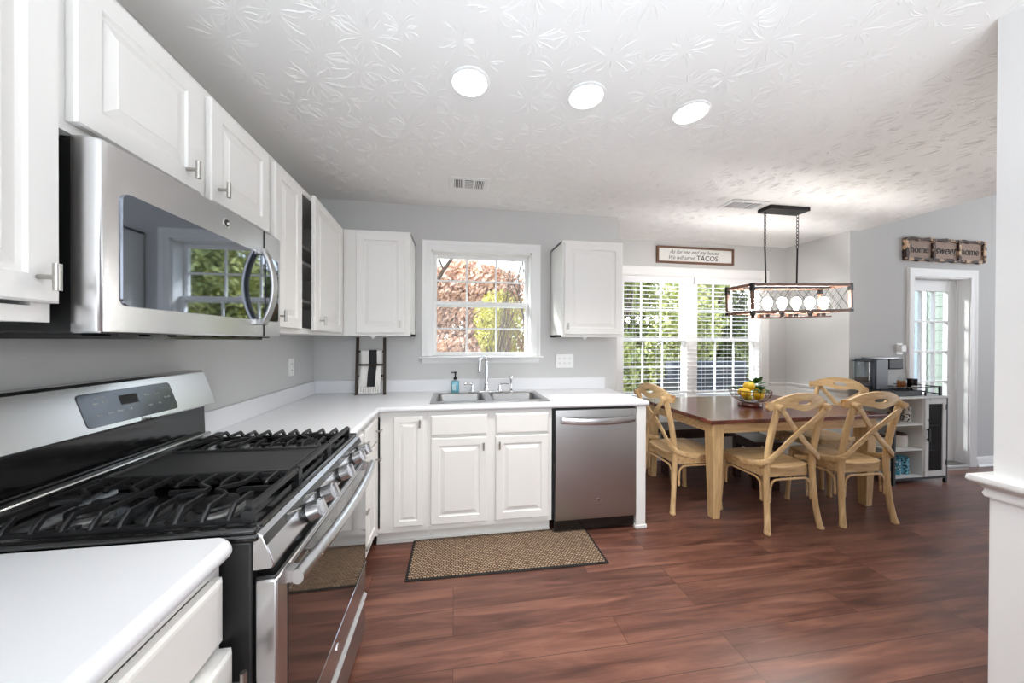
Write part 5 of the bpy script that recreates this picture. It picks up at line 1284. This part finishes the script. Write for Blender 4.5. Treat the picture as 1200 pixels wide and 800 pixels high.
bush('dense sunlit broadleaf shrub seen behind the chandelier end', (8.3, 7.3, 1.3), (1.0, 1.0, 2.2), 12000, .07, 'lf1', 3)
bush('shrub beyond the glazed exterior door', (11.4, 7.4, 1.0), (1.2, 1.0, 1.7), 3500, .08, 'lf1', 4)
bush('mid-green shrub filling the gap behind the first two sunlit shrubs', (4.9, 9.0, 1.5), (1.5, .35, 2.2), 9000, .10, 'lf1', 14)
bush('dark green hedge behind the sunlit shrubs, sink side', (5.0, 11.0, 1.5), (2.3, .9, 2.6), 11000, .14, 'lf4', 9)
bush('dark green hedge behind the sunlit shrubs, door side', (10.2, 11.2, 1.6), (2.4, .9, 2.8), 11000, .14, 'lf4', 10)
bush('bright yellow-green shrub low outside the sink window', (1.30, 8.2, .85), (1.25, .8, 1.7), 12000, .055, 'lf2', 5)
bush('peach-coloured shrub low outside the sink window on the corner cabinet side', (-1.35, 8.3, .8), (1.0, .8, 1.6), 9000, .05, 'lf3', 6)
bush('far pinkish treetop mass seen in the upper sink window', (-.6, 15, 2.6), (3.6, 1.6, 2.9), 16000, .16, 'lf3', 7)
bush('pale thicket low behind the saplings outside the sink window', (.2, 11.2, .4), (1.9, .8, 1.5), 9000, .11, 'lf3', 12)
def tree(label, base, h_, seed, m='bark', lean=(0, 0), r0=.06, levels=4):
    rnd = random.Random(seed); t = thing('bare_tree', label, 'tree', base, group='bare trees outside the sink window'); q = MB()
    def grow(p, d_, L, r_, lv):
        pts = [p]; dd = d_.copy(); n_ = 4
        for k in range(n_): dd = (dd+Vector((rnd.uniform(-.25, .25), rnd.uniform(-.25, .25), rnd.uniform(-.05, .22)))).normalized(); pts.append(pts[-1]+dd*L/n_)
        q.tube(pts, [r_*(1-.5*k/n_) for k in range(n_+1)], 5 if lv < 2 else 4)
        if lv < levels:
            for k in range(3 if lv else 4):
                i = rnd.randint(1, n_); nd = (dd+Vector((rnd.uniform(-1, 1), rnd.uniform(-1, 1), rnd.uniform(-.2, .8)))*.8).normalized(); grow(pts[i], nd, L*rnd.uniform(.5, .75), r_*.5, lv+1)
    grow(Vector(base), Vector((lean[0], lean[1], 1)).normalized(), h_, r0, 0)
    q.build('branches', m, t)
tree('leaning bare grey tree crossing the upper part of the sink window', (-.55, 6.3, -.35), 2.7, 21, 'bark', (.22, 0), .075)
tree('slim bare tree in the middle of the sink window', (.30, 5.6, -.35), 1.9, 22, 'bark', (-.05, 0), .045)
tree('slim bare tree at the coffee bar side of the sink window', (1.45, 6.6, -.35), 2.4, 23, 'bark', (.0, 0), .06)
for k, (x, y, lab) in enumerate(((-.25, 5.2, 'reddish bare sapling nearest the corner cabinet outside the sink window'), (.98, 4.4, 'reddish bare sapling behind the faucet outside the sink window'))):
    tree(lab, (x, y, -.35), 1.25, 40+k, 'barkr', (random.uniform(-.15, .2), 0), .028, 4)
# patio furniture beyond the nook window
t = thing('patio_sofa', 'dark blue-grey outdoor sofa outside the nook window', 'outdoor sofa', (5.0, 5.55, -.35))
MB().box(4.2, 5.3, -.1, 5.9, 6.0, .12).build('seat_cushion', 'patio', t, bevel=.04); MB().box(4.2, 5.85, .12, 5.9, 6.1, .95).build('back_cushion', 'patio', t, bevel=.05)
MB().box(4.05, 5.3, -.35, 4.2, 6.1, .6).box(5.9, 5.3, -.35, 6.05, 6.1, .6).box(4.2, 5.3, -.35, 5.9, 6.1, -.1).build('sofa_frame', 'pframe', t, bevel=.02)
t = thing('patio_table', 'dark outdoor table with pale top outside the sink side of the nook window', 'outdoor table', (3.35, 5.0, -.35))
MB().box(2.75, 4.7, .36, 3.95, 5.3, .40).build('tabletop', 'exwhite', t, bevel=.01)
MB().box(2.8, 4.75, .18, 3.9, 5.25, .355).build('apron', 'pframe', t)
for x in (2.82, 3.82):
    for y in (4.77, 5.17): MB().box(x, y, -.35, x+.06, y+.06, .18).build('leg', 'pframe', t)
# neighbouring wing of the house seen through the glazed door
w = MB(); z = -.35
while z < 3.2: w.prism([(7.0, z), (7.016, z), (7.004, z+.17), (7.0, z+.17)], 1, 3.0, 3.93) if False else w.add([(7.0, 3.0, z), (6.984, 3.0, z), (6.998, 3.0, z+.17), (7.0, 3.93, z), (6.984, 3.93, z), (6.998, 3.93, z+.17)], [(0, 1, 2), (3, 5, 4), (1, 4, 5, 2), (0, 3, 4, 1)]); z += .17
w.box(7.0, 2.95, -.35, 7.15, 3.93, 3.2); struct('exterior_wall', w, 'siding')
struct('trim_8', MB().box(6.965, 3.93, -.35, 7.15, 4.00, 3.2), 'exwhite')
struct('exterior_wall.001', MB().box(7.4, 4.0, -.35, 7.5, 4.52, 3.2), 'exblue')
struct('trim_9', MB().box(7.35, 4.52, -.35, 7.5, 4.62, 3.2), 'exwhite')
